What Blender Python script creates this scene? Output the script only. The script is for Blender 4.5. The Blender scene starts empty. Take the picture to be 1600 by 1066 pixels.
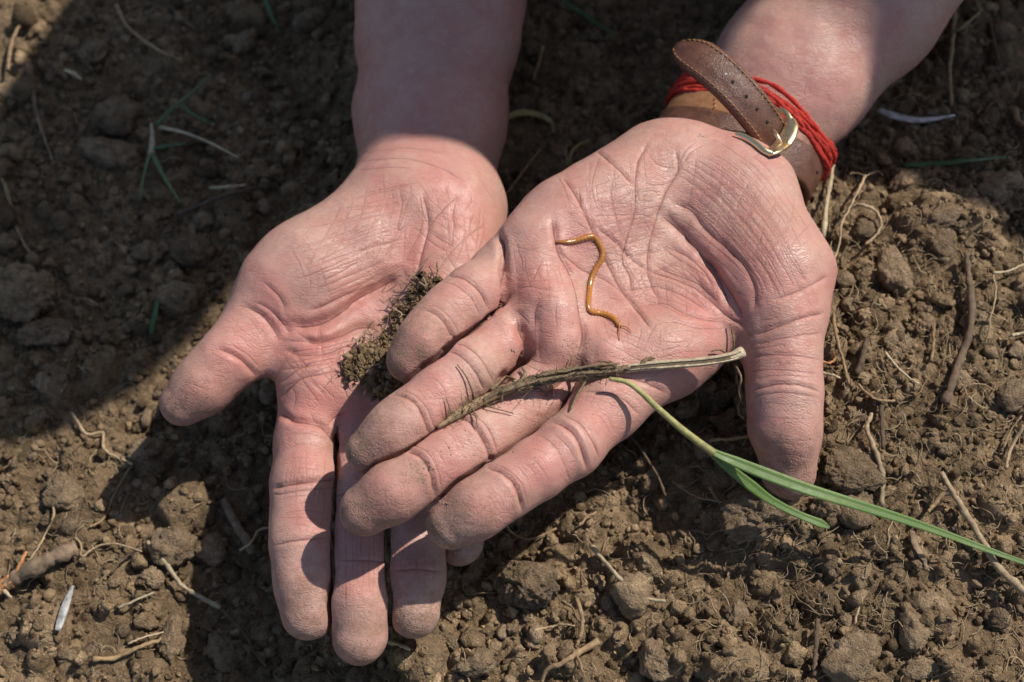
import bpy, bmesh, math, random
import numpy as np
from mathutils import Vector, Matrix, Quaternion
from mathutils.bvhtree import BVHTree

random.seed(7)
rng = np.random.default_rng(11)
scene = bpy.context.scene
COL = scene.collection
RAD = math.radians

# ------------------------------------------------------------------ camera
TILT = RAD(25.0)
LENS = 50.0
DIST = 0.400
TARGET = np.array((0.0, 0.0, 0.030))
FWD = np.array((0.0, math.sin(TILT), -math.cos(TILT)))
UPV = np.array((0.0, math.cos(TILT), math.sin(TILT)))
RGT = np.array((1.0, 0.0, 0.0))
CAM = TARGET - FWD * DIST
KPX = 36.0 / (LENS * 1600.0)

cam_data = bpy.data.cameras.new("camera")
cam = bpy.data.objects.new("camera", cam_data)
COL.objects.link(cam)
cam.location = CAM
cam.rotation_euler = (TILT, 0.0, 0.0)
cam_data.lens = LENS
cam_data.sensor_width = 36.0
cam_data.sensor_fit = 'HORIZONTAL'
cam_data.clip_start = 0.01
cam_data.clip_end = 500.0
cam_data.dof.use_dof = True
cam_data.dof.focus_distance = 0.397
cam_data.dof.aperture_fstop = 13.0
scene.camera = cam

# ------------------------------------------------------------------ sky and sun
SUN_AZ = np.array((0.82, 0.57)); SUN_AZ = SUN_AZ / np.linalg.norm(SUN_AZ)
SUN_EL = RAD(51.0)
SUN = np.array((SUN_AZ[0] * math.cos(SUN_EL), SUN_AZ[1] * math.cos(SUN_EL), math.sin(SUN_EL)))

world = bpy.data.worlds.new("World")
scene.world = world
world.use_nodes = True
wn = world.node_tree.nodes; wl = world.node_tree.links
wn.clear()
w_out = wn.new("ShaderNodeOutputWorld")
w_bg = wn.new("ShaderNodeBackground")
w_sky = wn.new("ShaderNodeTexSky")
w_sky.sky_type = 'NISHITA'
w_sky.sun_disc = False
w_sky.sun_elevation = SUN_EL
w_sky.sun_rotation = math.atan2(SUN_AZ[0], SUN_AZ[1])
w_bg.inputs["Strength"].default_value = 0.115
wl.new(w_sky.outputs[0], w_bg.inputs[0])
wl.new(w_bg.outputs[0], w_out.inputs[0])

sun_data = bpy.data.lights.new("sun", 'SUN')
sun_data.energy = 5.0
sun_data.angle = RAD(0.8)
sun_data.color = (1.0, 0.95, 0.87)
sun = bpy.data.objects.new("sun", sun_data)
COL.objects.link(sun)
sun.rotation_euler = Vector(SUN).to_track_quat('Z', 'Y').to_euler()
sun.location = Vector(SUN) * 3

vs = scene.view_settings
vs.view_transform = 'Standard'
vs.look = 'None'
vs.gamma = 1.0
vs.use_curve_mapping = False
vs.exposure = -0.12
scene.cycles.use_denoising = True
scene.cycles.max_bounces = 5
scene.cycles.diffuse_bounces = 3
scene.cycles.caustics_reflective = False
scene.cycles.caustics_refractive = False
scene.cycles.use_adaptive_sampling = True
scene.cycles.adaptive_threshold = 0.03

# ------------------------------------------------------------------ helpers
def ray(px, py):
    return FWD + RGT * (px - 800.0) * KPX + UPV * (533.0 - py) * KPX

def P(px, py, z):
    """world point at height z (mm) that stands at this place of the layout sheet"""
    d = ray(px, py)
    t = (z * 0.001 - CAM[2]) / d[2]
    return CAM + d * t

def PR(px, py, z, r):
    """point and radius (given in layout pixels)"""
    d = ray(px, py)
    t = (z * 0.001 - CAM[2]) / d[2]
    return CAM + d * t, r * KPX * t

def tag(o, label=None, cat=None, group=None, kind=None):
    if label: o["label"] = label
    if cat: o["category"] = cat
    if group: o["group"] = group
    if kind: o["kind"] = kind
    return o

def mesh_np(name, verts, faces, smooth=True, mats=(), parent=None, attrs=None):
    """verts (n,3) float array, faces (m,3 or 4) int array or list of arrays"""
    verts = np.asarray(verts, dtype=np.float32)
    if isinstance(faces, np.ndarray):
        faces = [faces]
    faces = [np.asarray(f, dtype=np.int32) for f in faces if len(f)]
    me = bpy.data.meshes.new(name)
    nl = sum(f.size for f in faces); nf = sum(len(f) for f in faces)
    me.vertices.add(len(verts)); me.loops.add(nl); me.polygons.add(nf)
    me.vertices.foreach_set("co", verts.ravel())
    me.loops.foreach_set("vertex_index", np.concatenate([f.ravel() for f in faces]))
    starts = []; s = 0
    for f in faces:
        starts.append(s + np.arange(len(f)) * f.shape[1]); s += f.size
    me.polygons.foreach_set("loop_start", np.concatenate(starts).astype(np.int32))
    me.update(calc_edges=True)
    me.validate()
    if smooth:
        me.polygons.foreach_set("use_smooth", np.ones(len(me.polygons), dtype=bool))
    for k, v in (attrs or {}).items():
        a = me.attributes.new(k, 'FLOAT', 'POINT')
        a.data.foreach_set("value", np.asarray(v, dtype=np.float32))
    for m in mats:
        me.materials.append(m)
    o = bpy.data.objects.new(name, me)
    COL.objects.link(o)
    if parent: o.parent = parent
    return o

def empty(name, loc=(0, 0, 0)):
    o = bpy.data.objects.new(name, None)
    o.empty_display_size = 0.01
    COL.objects.link(o)
    o.location = loc
    return o

# value noise on numpy points -------------------------------------------------
def _lattice(seed):
    r = np.random.default_rng(seed)
    return r.random((64, 64, 64)).astype(np.float32)
_LAT = _lattice(3)
def vnoise(p, scale, off=0.0):
    """smooth value noise in [-1,1], p (n,3), scale = cells per metre"""
    q = np.asarray(p) * scale + off + 100.0
    i = np.floor(q).astype(np.int64); f = q - i
    f = f * f * (3 - 2 * f)
    i0 = i & 63; i1 = (i + 1) & 63
    x0, y0, z0 = i0[:, 0], i0[:, 1], i0[:, 2]; x1, y1, z1 = i1[:, 0], i1[:, 1], i1[:, 2]
    fx, fy, fz = f[:, 0], f[:, 1], f[:, 2]
    L = _LAT
    a = L[x0, y0, z0] * (1 - fx) + L[x1, y0, z0] * fx
    b = L[x0, y1, z0] * (1 - fx) + L[x1, y1, z0] * fx
    c = L[x0, y0, z1] * (1 - fx) + L[x1, y0, z1] * fx
    d = L[x0, y1, z1] * (1 - fx) + L[x1, y1, z1] * fx
    return ((a * (1 - fy) + b * fy) * (1 - fz) + (c * (1 - fy) + d * fy) * fz) * 2 - 1
def fbm(p, scale, octaves=4, off=0.0):
    s = 0; amp = 1.0; t = 0
    for o in range(octaves):
        s = s + amp * vnoise(p, scale * 2 ** o, off + 17.3 * o); t += amp; amp *= 0.5
    return s / t

# tubes along polylines ---------------------------------------------------------
def catmull(pts, n=6):
    pts = [np.asarray(p, float) for p in pts]
    if len(pts) < 3:
        return np.array([pts[0] + (pts[-1] - pts[0]) * t for t in np.linspace(0, 1, n + 1)])
    ext = [2 * pts[0] - pts[1]] + pts + [2 * pts[-1] - pts[-2]]
    out = []
    for i in range(1, len(ext) - 2):
        p0, p1, p2, p3 = ext[i - 1], ext[i], ext[i + 1], ext[i + 2]
        for k in range(n):
            t = k / n
            out.append(0.5 * ((2 * p1) + (p2 - p0) * t + (2 * p0 - 5 * p1 + 4 * p2 - p3) * t * t + (-p0 + 3 * p1 - 3 * p2 + p3) * t ** 3))
    out.append(pts[-1])
    return np.array(out)

def frames(path, up=None):
    path = np.asarray(path, float)
    tan = np.gradient(path, axis=0)
    tan /= np.linalg.norm(tan, axis=1, keepdims=True) + 1e-12
    u0 = np.array(up if up is not None else (0, 0, 1.0), float)
    nrm = []
    n = u0 - tan[0] * np.dot(u0, tan[0])
    if np.linalg.norm(n) < 1e-6:
        n = np.cross(tan[0], (1.0, 0.3, 0.2))
    n /= np.linalg.norm(n)
    for t in tan:
        n = n - t * np.dot(n, t); n /= np.linalg.norm(n) + 1e-12
        nrm.append(n.copy())
    nrm = np.array(nrm)
    return tan, nrm, np.cross(tan, nrm)

def tube_geo(path, rad, sides=8, flat=1.0, up=None, lump=0.0, caps=True):
    """verts, quad faces, tri faces of a tube; rad scalar or array; flat scales the normal direction"""
    path = np.asarray(path, float); n = len(path)
    rad = np.broadcast_to(np.asarray(rad, float), (n,)).copy()
    _, N, B = frames(path, up)
    ang = np.linspace(0, 2 * math.pi, sides, endpoint=False)
    rr = rad[:, None] * (1 + lump * rng.uniform(-1, 1, (n, sides)))
    V = path[:, None, :] + (np.cos(ang)[None, :, None] * B[:, None, :] + flat * np.sin(ang)[None, :, None] * N[:, None, :]) * rr[:, :, None]
    V = V.reshape(-1, 3)
    i = np.arange(n - 1)[:, None] * sides; j = np.arange(sides)[None, :]; j2 = (j + 1) % sides
    Q = np.stack([i + j, i + j2, i + sides + j2, i + sides + j], -1).reshape(-1, 4)
    T = np.zeros((0, 3), int)
    if caps:
        V = np.vstack([V, path[0], path[-1]])
        c0 = n * sides; c1 = c0 + 1; a = np.arange(sides); b = (a + 1) % sides
        T = np.vstack([np.stack([np.full(sides, c0), b, a], -1), np.stack([np.full(sides, c1), (n - 1) * sides + a, (n - 1) * sides + b], -1)])
    return V, Q, T

class Geo:
    """collects pieces of ONE part"""
    def __init__(s): s.V = []; s.Q = []; s.T = []; s.n = 0; s.A = []
    def add(s, V, Q=None, T=None, a=0.0):
        V = np.asarray(V)
        s.V.append(V)
        if Q is not None and len(Q): s.Q.append(np.asarray(Q) + s.n)
        if T is not None and len(T): s.T.append(np.asarray(T) + s.n)
        s.A.append(np.broadcast_to(np.asarray(a, float), (len(V),)))
        s.n += len(V)
    def tube(s, path, rad, sides=8, a=0.0, **k):
        s.add(*tube_geo(path, rad, sides, **k), a=a)
    def build(s, name, mats, parent=None, smooth=True, attr="var"):
        F = []
        if s.Q: F.append(np.vstack(s.Q))
        if s.T: F.append(np.vstack(s.T))
        return mesh_np(name, np.vstack(s.V), F, smooth, mats, parent, {attr: np.concatenate(s.A)})

# ------------------------------------------------------------------ materials
def new_mat(name):
    m = bpy.data.materials.new(name); m.use_nodes = True
    nt = m.node_tree
    for n in list(nt.nodes):
        if n.type != 'OUTPUT_MATERIAL' and n.type != 'BSDF_PRINCIPLED': nt.nodes.remove(n)
    b = [n for n in nt.nodes if n.type == 'BSDF_PRINCIPLED'][0]
    return m, nt, b
def N(nt, t, **kw):
    n = nt.nodes.new(t)
    for k, v in kw.items(): setattr(n, k, v)
    return n
def setin(nt, sock, v):
    if isinstance(v, bpy.types.NodeSocket): nt.links.new(v, sock)
    elif isinstance(v, (int, float)): sock.default_value = v
    else: sock.default_value = tuple(v) if len(v) == len(sock.default_value) else tuple(v) + (1.0,)
def noise(nt, vec, scale, detail=3, rough=0.55, dist=0.0):
    n = N(nt, 'ShaderNodeTexNoise'); n.inputs['Scale'].default_value = scale; n.inputs['Detail'].default_value = detail
    n.inputs['Roughness'].default_value = rough; n.inputs['Distortion'].default_value = dist
    if vec is not None: nt.links.new(vec, n.inputs['Vector'])
    return n.outputs['Fac']
def math_(nt, op, a, b=0.0, clamp=False):
    n = N(nt, 'ShaderNodeMath', operation=op); n.use_clamp = clamp
    setin(nt, n.inputs[0], a); setin(nt, n.inputs[1], b)
    return n.outputs[0]
def remap(nt, v, a, b, c=0.0, d=1.0):
    n = N(nt, 'ShaderNodeMapRange'); n.clamp = True
    setin(nt, n.inputs[0], v)
    for i, x in enumerate((a, b, c, d)): n.inputs[i + 1].default_value = x
    return n.outputs[0]
def mixc(nt, f, a, b, mode='MIX'):
    n = N(nt, 'ShaderNodeMix', data_type='RGBA', blend_type=mode)
    setin(nt, n.inputs[0], f); setin(nt, n.inputs[6], a); setin(nt, n.inputs[7], b)
    return n.outputs[2]
def attr(nt, name):
    n = N(nt, 'ShaderNodeAttribute'); n.attribute_name = name
    return n.outputs['Fac']
def objco(nt):
    return N(nt, 'ShaderNodeTexCoord').outputs['Object']
def bump(nt, h, strength, dist, normal=None):
    n = N(nt, 'ShaderNodeBump'); n.inputs['Strength'].default_value = strength; n.inputs['Distance'].default_value = dist
    nt.links.new(h, n.inputs['Height'])
    if normal is not None: nt.links.new(normal, n.inputs['Normal'])
    return n.outputs[0]
def simple_mat(name, col, rough=0.6, var=0.25, scale=400.0, bump_d=0.0003, metal=0.0, col2=None, sss=0.0):
    m, nt, b = new_mat(name)
    co = objco(nt)
    f = noise(nt, co, scale, 4)
    c2 = col2 if col2 else tuple(c * (1 - var) for c in col)
    c = mixc(nt, remap(nt, f, 0.35, 0.65), c2, col)
    v = attr(nt, "var")
    c = mixc(nt, 1.0, c, mixc(nt, remap(nt, v, -1, 1), (0.6, 0.6, 0.6), (1.35, 1.35, 1.35)), 'MULTIPLY')
    nt.links.new(c, b.inputs['Base Color'])
    b.inputs['Roughness'].default_value = rough
    b.inputs['Metallic'].default_value = metal
    if sss:
        b.inputs['Subsurface Weight'].default_value = sss; b.inputs['Subsurface Scale'].default_value = 0.001
    if bump_d:
        nt.links.new(bump(nt, noise(nt, co, scale * 2.5, 4, 0.6), 0.8, bump_d), b.inputs['Normal'])
    return m
# ------------------------------------------------------------------ implicit body surfaces
def d_cone(p, a, ra, b, rb):
    ba = b - a; L2 = float(ba @ ba)
    if L2 < 1e-14:
        return np.linalg.norm(p - a, axis=1) - ra
    pa = p - a
    t = np.clip((pa @ ba) / L2, 0, 1)
    return np.linalg.norm(pa - t[:, None] * ba, axis=1) - (ra + (rb - ra) * t)

def smin(a, b, k):
    h = np.maximum(k - np.abs(a - b), 0.0) / k
    return np.minimum(a, b) - h * h * k * 0.25

BIG = 0.06
NONE = np.zeros(0, int)
def grouped(fn, p, cell=0.016):
    k = np.floor(p / cell).astype(np.int64)
    k = k - k.min(0); m = k.max(0) + 1
    key = (k[:, 0] * m[1] + k[:, 1]) * m[2] + k[:, 2]
    o = np.argsort(key, kind='stable'); ks = key[o]
    cut = np.nonzero(np.diff(ks))[0] + 1
    out = np.empty(len(p))
    for idx in np.split(o, cut): out[idx] = fn(p[idx]) if len(idx) <= 60000 else np.concatenate([fn(p[j]) for j in np.array_split(idx, len(idx) // 60000 + 1)])
    return out
class Body:
    """palm prims blend into one another; every finger chain blends with the palm but stays apart from its neighbours"""
    def __init__(s): s.palm = []; s.fingers = []; s.cuts = []; s._n = -1
    def add(s, A, B=None, k=0.010):
        a, ra = A; b, rb = B if B is not None else A
        s.palm.append((a, ra, b, rb, k))
    def finger(s, pts, k=0.006):
        s.fingers.append(([(pts[i][0], pts[i][1], pts[i + 1][0], pts[i + 1][1]) for i in range(len(pts) - 1)], k))
    def cut(s, A, k=0.006):
        s.cuts.append((A[0], A[1], k))
    def _near(s, p, a, ra, b, rb, m=0.020):
        r = max(ra, rb) + m
        lo = np.minimum(a, b) - r; hi = np.maximum(a, b) + r
        if len(p) == s._n:
            if (s._hi < lo).any() or (s._lo > hi).any(): return NONE
            if (s._lo > lo).all() and (s._hi < hi).all(): return s._all
        return np.nonzero(((p > lo) & (p < hi)).all(1))[0]
    def palm_d(s, p):
        d = np.full(len(p), BIG)
        for a, ra, b, rb, k in s.palm:
            i = s._near(p, a, ra, b, rb)
            if len(i): d[i] = smin(d[i], d_cone(p[i], a, ra, b, rb), k)
        for a, r, k in s.cuts:
            i = s._near(p, a, r, a, r)
            if len(i): d[i] = -smin(-d[i], np.linalg.norm(p[i] - a, axis=1) - r, k)
        return d
    def finger_d(s, p, f):
        segs, k = s.fingers[f]
        d = np.full(len(p), BIG)
        for a, ra, b, rb in segs:
            i = s._near(p, a, ra, b, rb)
            if len(i): d[i] = smin(d[i], d_cone(p[i], a, ra, b, rb), 0.004)
        return d
    def __call__(s, p):
        if len(p) > 60000: return grouped(s, p)
        s._n = len(p); s._lo = p.min(0); s._hi = p.max(0); s._all = np.arange(len(p))
        pd = s.palm_d(p)
        out = pd.copy()
        n1 = np.full(len(p), BIG); n2 = np.full(len(p), BIG)      # nearest and second nearest finger
        for f in range(len(s.fingers)):
            fd = s.finger_d(p, f)
            n2 = np.minimum(n2, np.maximum(n1, fd)); n1 = np.minimum(n1, fd)
            i = np.nonzero(fd < BIG * 0.9)[0]
            if len(i): out[i] = np.minimum(out[i], smin(pd[i], fd[i], s.fingers[f][1]))
        s._n = -1
        # touching fingers keep a narrow slit between them
        t = np.clip((pd - 0.001) / 0.004, 0, 1)
        g = np.nonzero((t > 0) & (n2 < 0.01))[0]
        out[g] = np.maximum(out[g], (0.0011 * t[g] - np.abs(n1[g] - n2[g])) * 0.7 - 0.0002 * (1 - t[g]))
        return out

def surface_nets(fn, lo, hi, h, B=5):
    """mesh of fn = 0 in the box lo..hi with cells of size h"""
    lo = np.asarray(lo, float); hi = np.asarray(hi, float)
    nb = np.ceil((hi - lo) / (h * B)).astype(int)
    n = nb * B + 1
    F = np.full(n, 1.0, np.float32)
    ci = np.stack(np.meshgrid(*[np.arange(k) for k in nb], indexing='ij'), -1).reshape(-1, 3)
    cc = lo + (ci + 0.5) * (h * B)
    dv = fn(cc)
    act = np.abs(dv) < h * B * 0.87 * 1.1 + 0.0004
    # far inside cells must carry a negative sign
    for c in ci[(~act) & (dv < 0)]:
        F[c[0] * B:c[0] * B + B + 1, c[1] * B:c[1] * B + B + 1, c[2] * B:c[2] * B + B + 1] = -1.0
    g = np.stack(np.meshgrid(*[np.arange(B + 1)] * 3, indexing='ij'), -1).reshape(-1, 3)
    ca = ci[act]
    for s in range(0, len(ca), 1500):
        blk = ca[s:s + 1500]
        idx = (blk[:, None, :] * B + g[None]).reshape(-1, 3)
        F[idx[:, 0], idx[:, 1], idx[:, 2]] = fn(lo + idx * h)
    S = F < 0
    mn = S[:-1, :-1, :-1].astype(np.int8)
    tot = np.zeros_like(mn)
    for dx in (0, 1):
        for dy in (0, 1):
            for dz in (0, 1):
                tot += S[dx:n[0] - 1 + dx, dy:n[1] - 1 + dy, dz:n[2] - 1 + dz]
    cells = np.argwhere((tot > 0) & (tot < 8))
    vid = np.full(n - 1, -1, np.int32)
    vid[cells[:, 0], cells[:, 1], cells[:, 2]] = np.arange(len(cells))
    acc = np.zeros((len(cells), 3)); cnt = np.zeros(len(cells))
    cor = [(x, y, z) for x in (0, 1) for y in (0, 1) for z in (0, 1)]
    for A in cor:
        for ax in range(3):
            if A[ax]: continue
            Bc = list(A); Bc[ax] = 1
            fa = F[cells[:, 0] + A[0], cells[:, 1] + A[1], cells[:, 2] + A[2]]
            fb = F[cells[:, 0] + Bc[0], cells[:, 1] + Bc[1], cells[:, 2] + Bc[2]]
            m = (fa < 0) != (fb < 0)
            t = np.where(m, fa / np.where(m, fa - fb, 1), 0)
            pt = np.broadcast_to(np.array(A, float), (len(cells), 3)).copy()
            pt[:, ax] += t
            acc[m] += pt[m]; cnt[m] += 1
    V = lo + (cells + acc / cnt[:, None]) * h
    quads = []
    for ax in range(3):
        sl0 = [slice(None)] * 3; sl1 = [slice(None)] * 3
        sl0[ax] = slice(0, -1); sl1[ax] = slice(1, None)
        a = S[tuple(sl0)]; b = S[tuple(sl1)]
        e = np.argwhere(a != b)
        u, v = (ax + 1) % 3, (ax + 2) % 3
        ok = (e[:, u] > 0) & (e[:, v] > 0) & (e[:, u] < n[u] - 1) & (e[:, v] < n[v] - 1)
        e = e[ok]
        def c(du, dv):
            q = e.copy(); q[:, u] += du; q[:, v] += dv
            return vid[q[:, 0], q[:, 1], q[:, 2]]
        q = np.stack([c(-1, -1), c(0, -1), c(0, 0), c(-1, 0)], -1)
        flip = ~a[e[:, 0], e[:, 1], e[:, 2]]
        q[flip] = q[flip][:, ::-1]
        quads.append(q)
    Q = np.vstack(quads)
    Q = Q[(Q >= 0).all(1)]
    return V, Q

def project(fn, V, steps=2, eps=0.00025):
    for _ in range(steps):
        d = fn(V)
        g = np.stack([fn(V + np.eye(3)[k] * eps) - d for k in range(3)], -1) / eps
        g2 = (g * g).sum(1)
        st = d / np.maximum(g2, 0.25)
        V = V - np.clip(st, -0.0006, 0.0006)[:, None] * g
    return V

def vert_normals(V, Q):
    a = np.cross(V[Q[:, 2]] - V[Q[:, 0]], V[Q[:, 3]] - V[Q[:, 1]]) if Q.shape[1] == 4 else np.cross(V[Q[:, 1]] - V[Q[:, 0]], V[Q[:, 2]] - V[Q[:, 0]])
    Nn = np.zeros_like(V)
    for k in range(Q.shape[1]):
        for c in range(3):
            Nn[:, c] += np.bincount(Q[:, k], weights=a[:, c], minlength=len(V))
    return Nn / (np.linalg.norm(Nn, axis=1, keepdims=True) + 1e-15)

def laplace(V, Q, it=1, lam=0.5):
    for _ in range(it):
        acc = np.zeros_like(V); cnt = np.zeros(len(V))
        k = Q.shape[1]
        for i in range(k):
            a = Q[:, i]; b = Q[:, (i + 1) % k]
            for c in range(3):
                acc[:, c] += np.bincount(a, weights=V[b, c], minlength=len(V)) + np.bincount(b, weights=V[a, c], minlength=len(V))
            cnt += np.bincount(a, minlength=len(V)) + np.bincount(b, minlength=len(V))
        V = V + lam * (acc / np.maximum(cnt, 1)[:, None] - V)
    return V
# ------------------------------------------------------------------ the ground
CTRL = [(1240, 800, 1), (1320, 700, 3), (1400, 600, 3), (1550, 520, 0), (1450, 360, -2), (1330, 380, -3), (1560, 760, 1), (1550, 1000, -4), (1380, 950, -2), (1200, 1000, -5), (1060, 900, -8),
        (900, 960, -14), (650, 1050, -17), (520, 1060, -27), (400, 1000, -37), (150, 920, -33), (40, 780, -34), (280, 740, -39), (100, 500, -40), (250, 220, -46), (50, 50, -40), (180, 10, -42),
        (450, 100, -50), (900, 100, -46), (1040, 60, -44), (1350, 220, -22), (1500, 120, -26), (1590, 20, -30), (700, 500, -36), (960, 660, -24), (1100, 640, -9), (1120, 740, -4), (850, 280, -46), (990, 800, -15), (800, 830, -22), (320, 600, -40), (480, 560, -40), (330, 860, -38), (440, 900, -38)]
_cw = np.array([P(*c) for c in CTRL])
def base_height(x, y):
    X = np.stack([np.ravel(x), np.ravel(y)], -1)
    num = np.zeros(len(X)); den = np.zeros(len(X))
    for c in _cw:
        d2 = ((X - c[:2]) ** 2).sum(1)
        w = 1.0 / (d2 + 0.012 ** 2) ** 2
        num += w * c[2]; den += w
    return (num / den).reshape(np.shape(x))

def spaced(a, b, h, far, growth=1.35):
    core = np.arange(a, b + h * 0.5, h)
    out = []; s = h; x = core[-1]
    while x < far:
        s *= growth; x += s; out.append(x)
    out2 = []; s = h; x = core[0]
    while x > -far:
        s *= growth; x -= s; out2.append(x)
    return np.concatenate([out2[::-1], core, out])
GH = 0.00072
gx = spaced(-0.182, 0.182, GH, 60.0); gy = spaced(-0.128, 0.190, GH, 60.0)
GX, GY = np.meshgrid(gx, gy, indexing='ij')
GZ = base_height(GX, GY)
_pp = np.stack([GX.ravel(), GY.ravel(), np.zeros(GX.size)], -1)
near = np.clip(1.2 - np.maximum(np.abs(GX), np.abs(GY)) / 0.6, 0.0, 1.0)
GZ = GZ + ((0.0035 * fbm(_pp, 45, 3, 1.0) + 0.0012 * fbm(_pp, 210, 3, 7.0)).reshape(GX.shape)) * near
# crumbs pressed into the surface: domes of many sizes
cx0 = int(np.argmin(np.abs(gx + 0.182))); cy0 = int(np.argmin(np.abs(gy + 0.128)))
nxc = int(round(0.364 / GH)) + 1; nyc = int(round(0.318 / GH)) + 1
core = GZ[cx0:cx0 + nxc, cy0:cy0 + nyc].copy()
base0 = core.copy()
NZ = fbm(np.stack([GX[cx0:cx0 + nxc, cy0:cy0 + nyc].ravel(), GY[cx0:cx0 + nxc, cy0:cy0 + nyc].ravel(), np.zeros(core.size)], -1), 330, 3, 12.0).reshape(core.shape)
GV = np.zeros(GX.shape)
gvc = GV[cx0:cx0 + nxc, cy0:cy0 + nyc]
for size, cnt in ((0.0068, 130), (0.0042, 420), (0.0026, 1500), (0.0016, 4200), (0.0011, 6500)):
    for _ in range(cnt):
        r = size * rng.uniform(0.7, 1.35)
        x = rng.uniform(0, nxc - 1); y = rng.uniform(0, nyc - 1)
        k = int(r / GH) + 2
        i0, i1 = max(0, int(x) - k), min(nxc, int(x) + k + 1); j0, j1 = max(0, int(y) - k), min(nyc, int(y) + k + 1)
        I, J = np.mgrid[i0:i1, j0:j1]
        a = rng.uniform(0, math.pi); ca, sa = math.cos(a), math.sin(a); e = rng.uniform(0.65, 1.0)
        u = ((I - x) * ca + (J - y) * sa) * GH / r; v = (-(I - x) * sa + (J - y) * ca) * GH / (r * e)
        rr = np.abs(u) ** 2.4 + np.abs(v) ** 2.4
        if r > 0.0013: rr = rr * (1 + 0.55 * NZ[i0:i1, j0:j1])
        m = rr < 1
        if not m.any(): continue
        zc = base0[min(nxc - 1, int(x)), min(nyc - 1, int(y))] + rng.uniform(-0.45, 0.15) * r
        top = zc + r * 0.85 * np.sqrt(np.clip(1 - rr, 0, 1))
        sub = core[i0:i1, j0:j1]; up = m & (top > sub)
        sub[up] = top[up]
        gvc[i0:i1, j0:j1][up] = rng.uniform(-1, 1)
core += (0.0008 * fbm(np.stack([GX[cx0:cx0 + nxc, cy0:cy0 + nyc].ravel(), GY[cx0:cx0 + nxc, cy0:cy0 + nyc].ravel(), core.ravel() * 1.5], -1), 520, 3, 4.0)).reshape(core.shape)
GZ[cx0:cx0 + nxc, cy0:cy0 + nyc] = core

def H(x, y):
    """height of the soil at a world place near the hands"""
    fx = np.clip((np.asarray(x) + 0.182) / GH, 0, nxc - 1.001); fy = np.clip((np.asarray(y) + 0.128) / GH, 0, nyc - 1.001)
    i = fx.astype(int); j = fy.astype(int); a = fx - i; b = fy - j
    return core[i, j] * (1 - a) * (1 - b) + core[i + 1, j] * a * (1 - b) + core[i, j + 1] * (1 - a) * b + core[i + 1, j + 1] * a * b
def Hb(x, y): return float(base_height(np.array([x]), np.array([y]))[0])

def G(px, py, lift=0.0):
    """place on the soil (lift in mm above it)"""
    z = -20.0
    for _ in range(10):
        p = P(px, py, z)
        z = 0.5 * z + 0.5 * (float(H(np.array([p[0]]), np.array([p[1]]))[0]) * 1000 + lift)
    return P(px, py, z)

def soil_material(name, c_lo, c_hi, pale, bumpd=0.0010):
    m, nt, b = new_mat(name)
    co = N(nt, 'ShaderNodeNewGeometry').outputs['Position']
    big = noise(nt, co, 26, 3, 0.6); mid = noise(nt, co, 210, 3, 0.65); fine = noise(nt, co, 1300, 3, 0.75)
    c = mixc(nt, remap(nt, mid, 0.3, 0.7), c_lo, c_hi)
    c = mixc(nt, remap(nt, fine, 0.52, 0.8, 0, 0.6), c, pale)
    c = mixc(nt, remap(nt, big, 0.35, 0.65, 0.0, 0.45), c, tuple(x * 0.62 for x in c_lo))
    v = attr(nt, "var")
    c = mixc(nt, 1.0, c, mixc(nt, remap(nt, v, -1, 1), (0.50, 0.48, 0.46), (1.62, 1.60, 1.56)), 'MULTIPLY')
    rnd = N(nt, 'ShaderNodeObjectInfo').outputs['Random']
    c = mixc(nt, 1.0, c, mixc(nt, rnd, (0.78, 0.78, 0.78), (1.30, 1.29, 1.27)), 'MULTIPLY')
    nt.links.new(c, b.inputs['Base Color'])
    b.inputs['Roughness'].default_value = 0.95
    b.inputs['Specular IOR Level'].default_value = 0.15
    h = math_(nt, 'ADD', math_(nt, 'MULTIPLY', fine, 1.5), math_(nt, 'MULTIPLY', noise(nt, co, 480, 2, 0.65), 1.6))
    nt.links.new(bump(nt, h, 1.0, bumpd), b.inputs['Normal'])
    return m
M_SOIL = soil_material("soil", (0.118, 0.078, 0.044), (0.335, 0.238, 0.142), (0.56, 0.44, 0.29))
M_CLOD = soil_material("clod_soil", (0.190, 0.130, 0.078), (0.390, 0.285, 0.182), (0.62, 0.51, 0.37))

nX, nY = GX.shape
I = np.arange(nX - 1)[:, None] * nY + np.arange(nY - 1)[None, :]
GQ = np.stack([I, I + nY, I + nY + 1, I + 1], -1).reshape(-1, 4)
ground = mesh_np("ground", np.stack([GX.ravel(), GY.ravel(), GZ.ravel()], -1), GQ, True, [M_SOIL], None, {"var": GV.ravel() * 0.6})
tag(ground, kind="structure")

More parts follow.
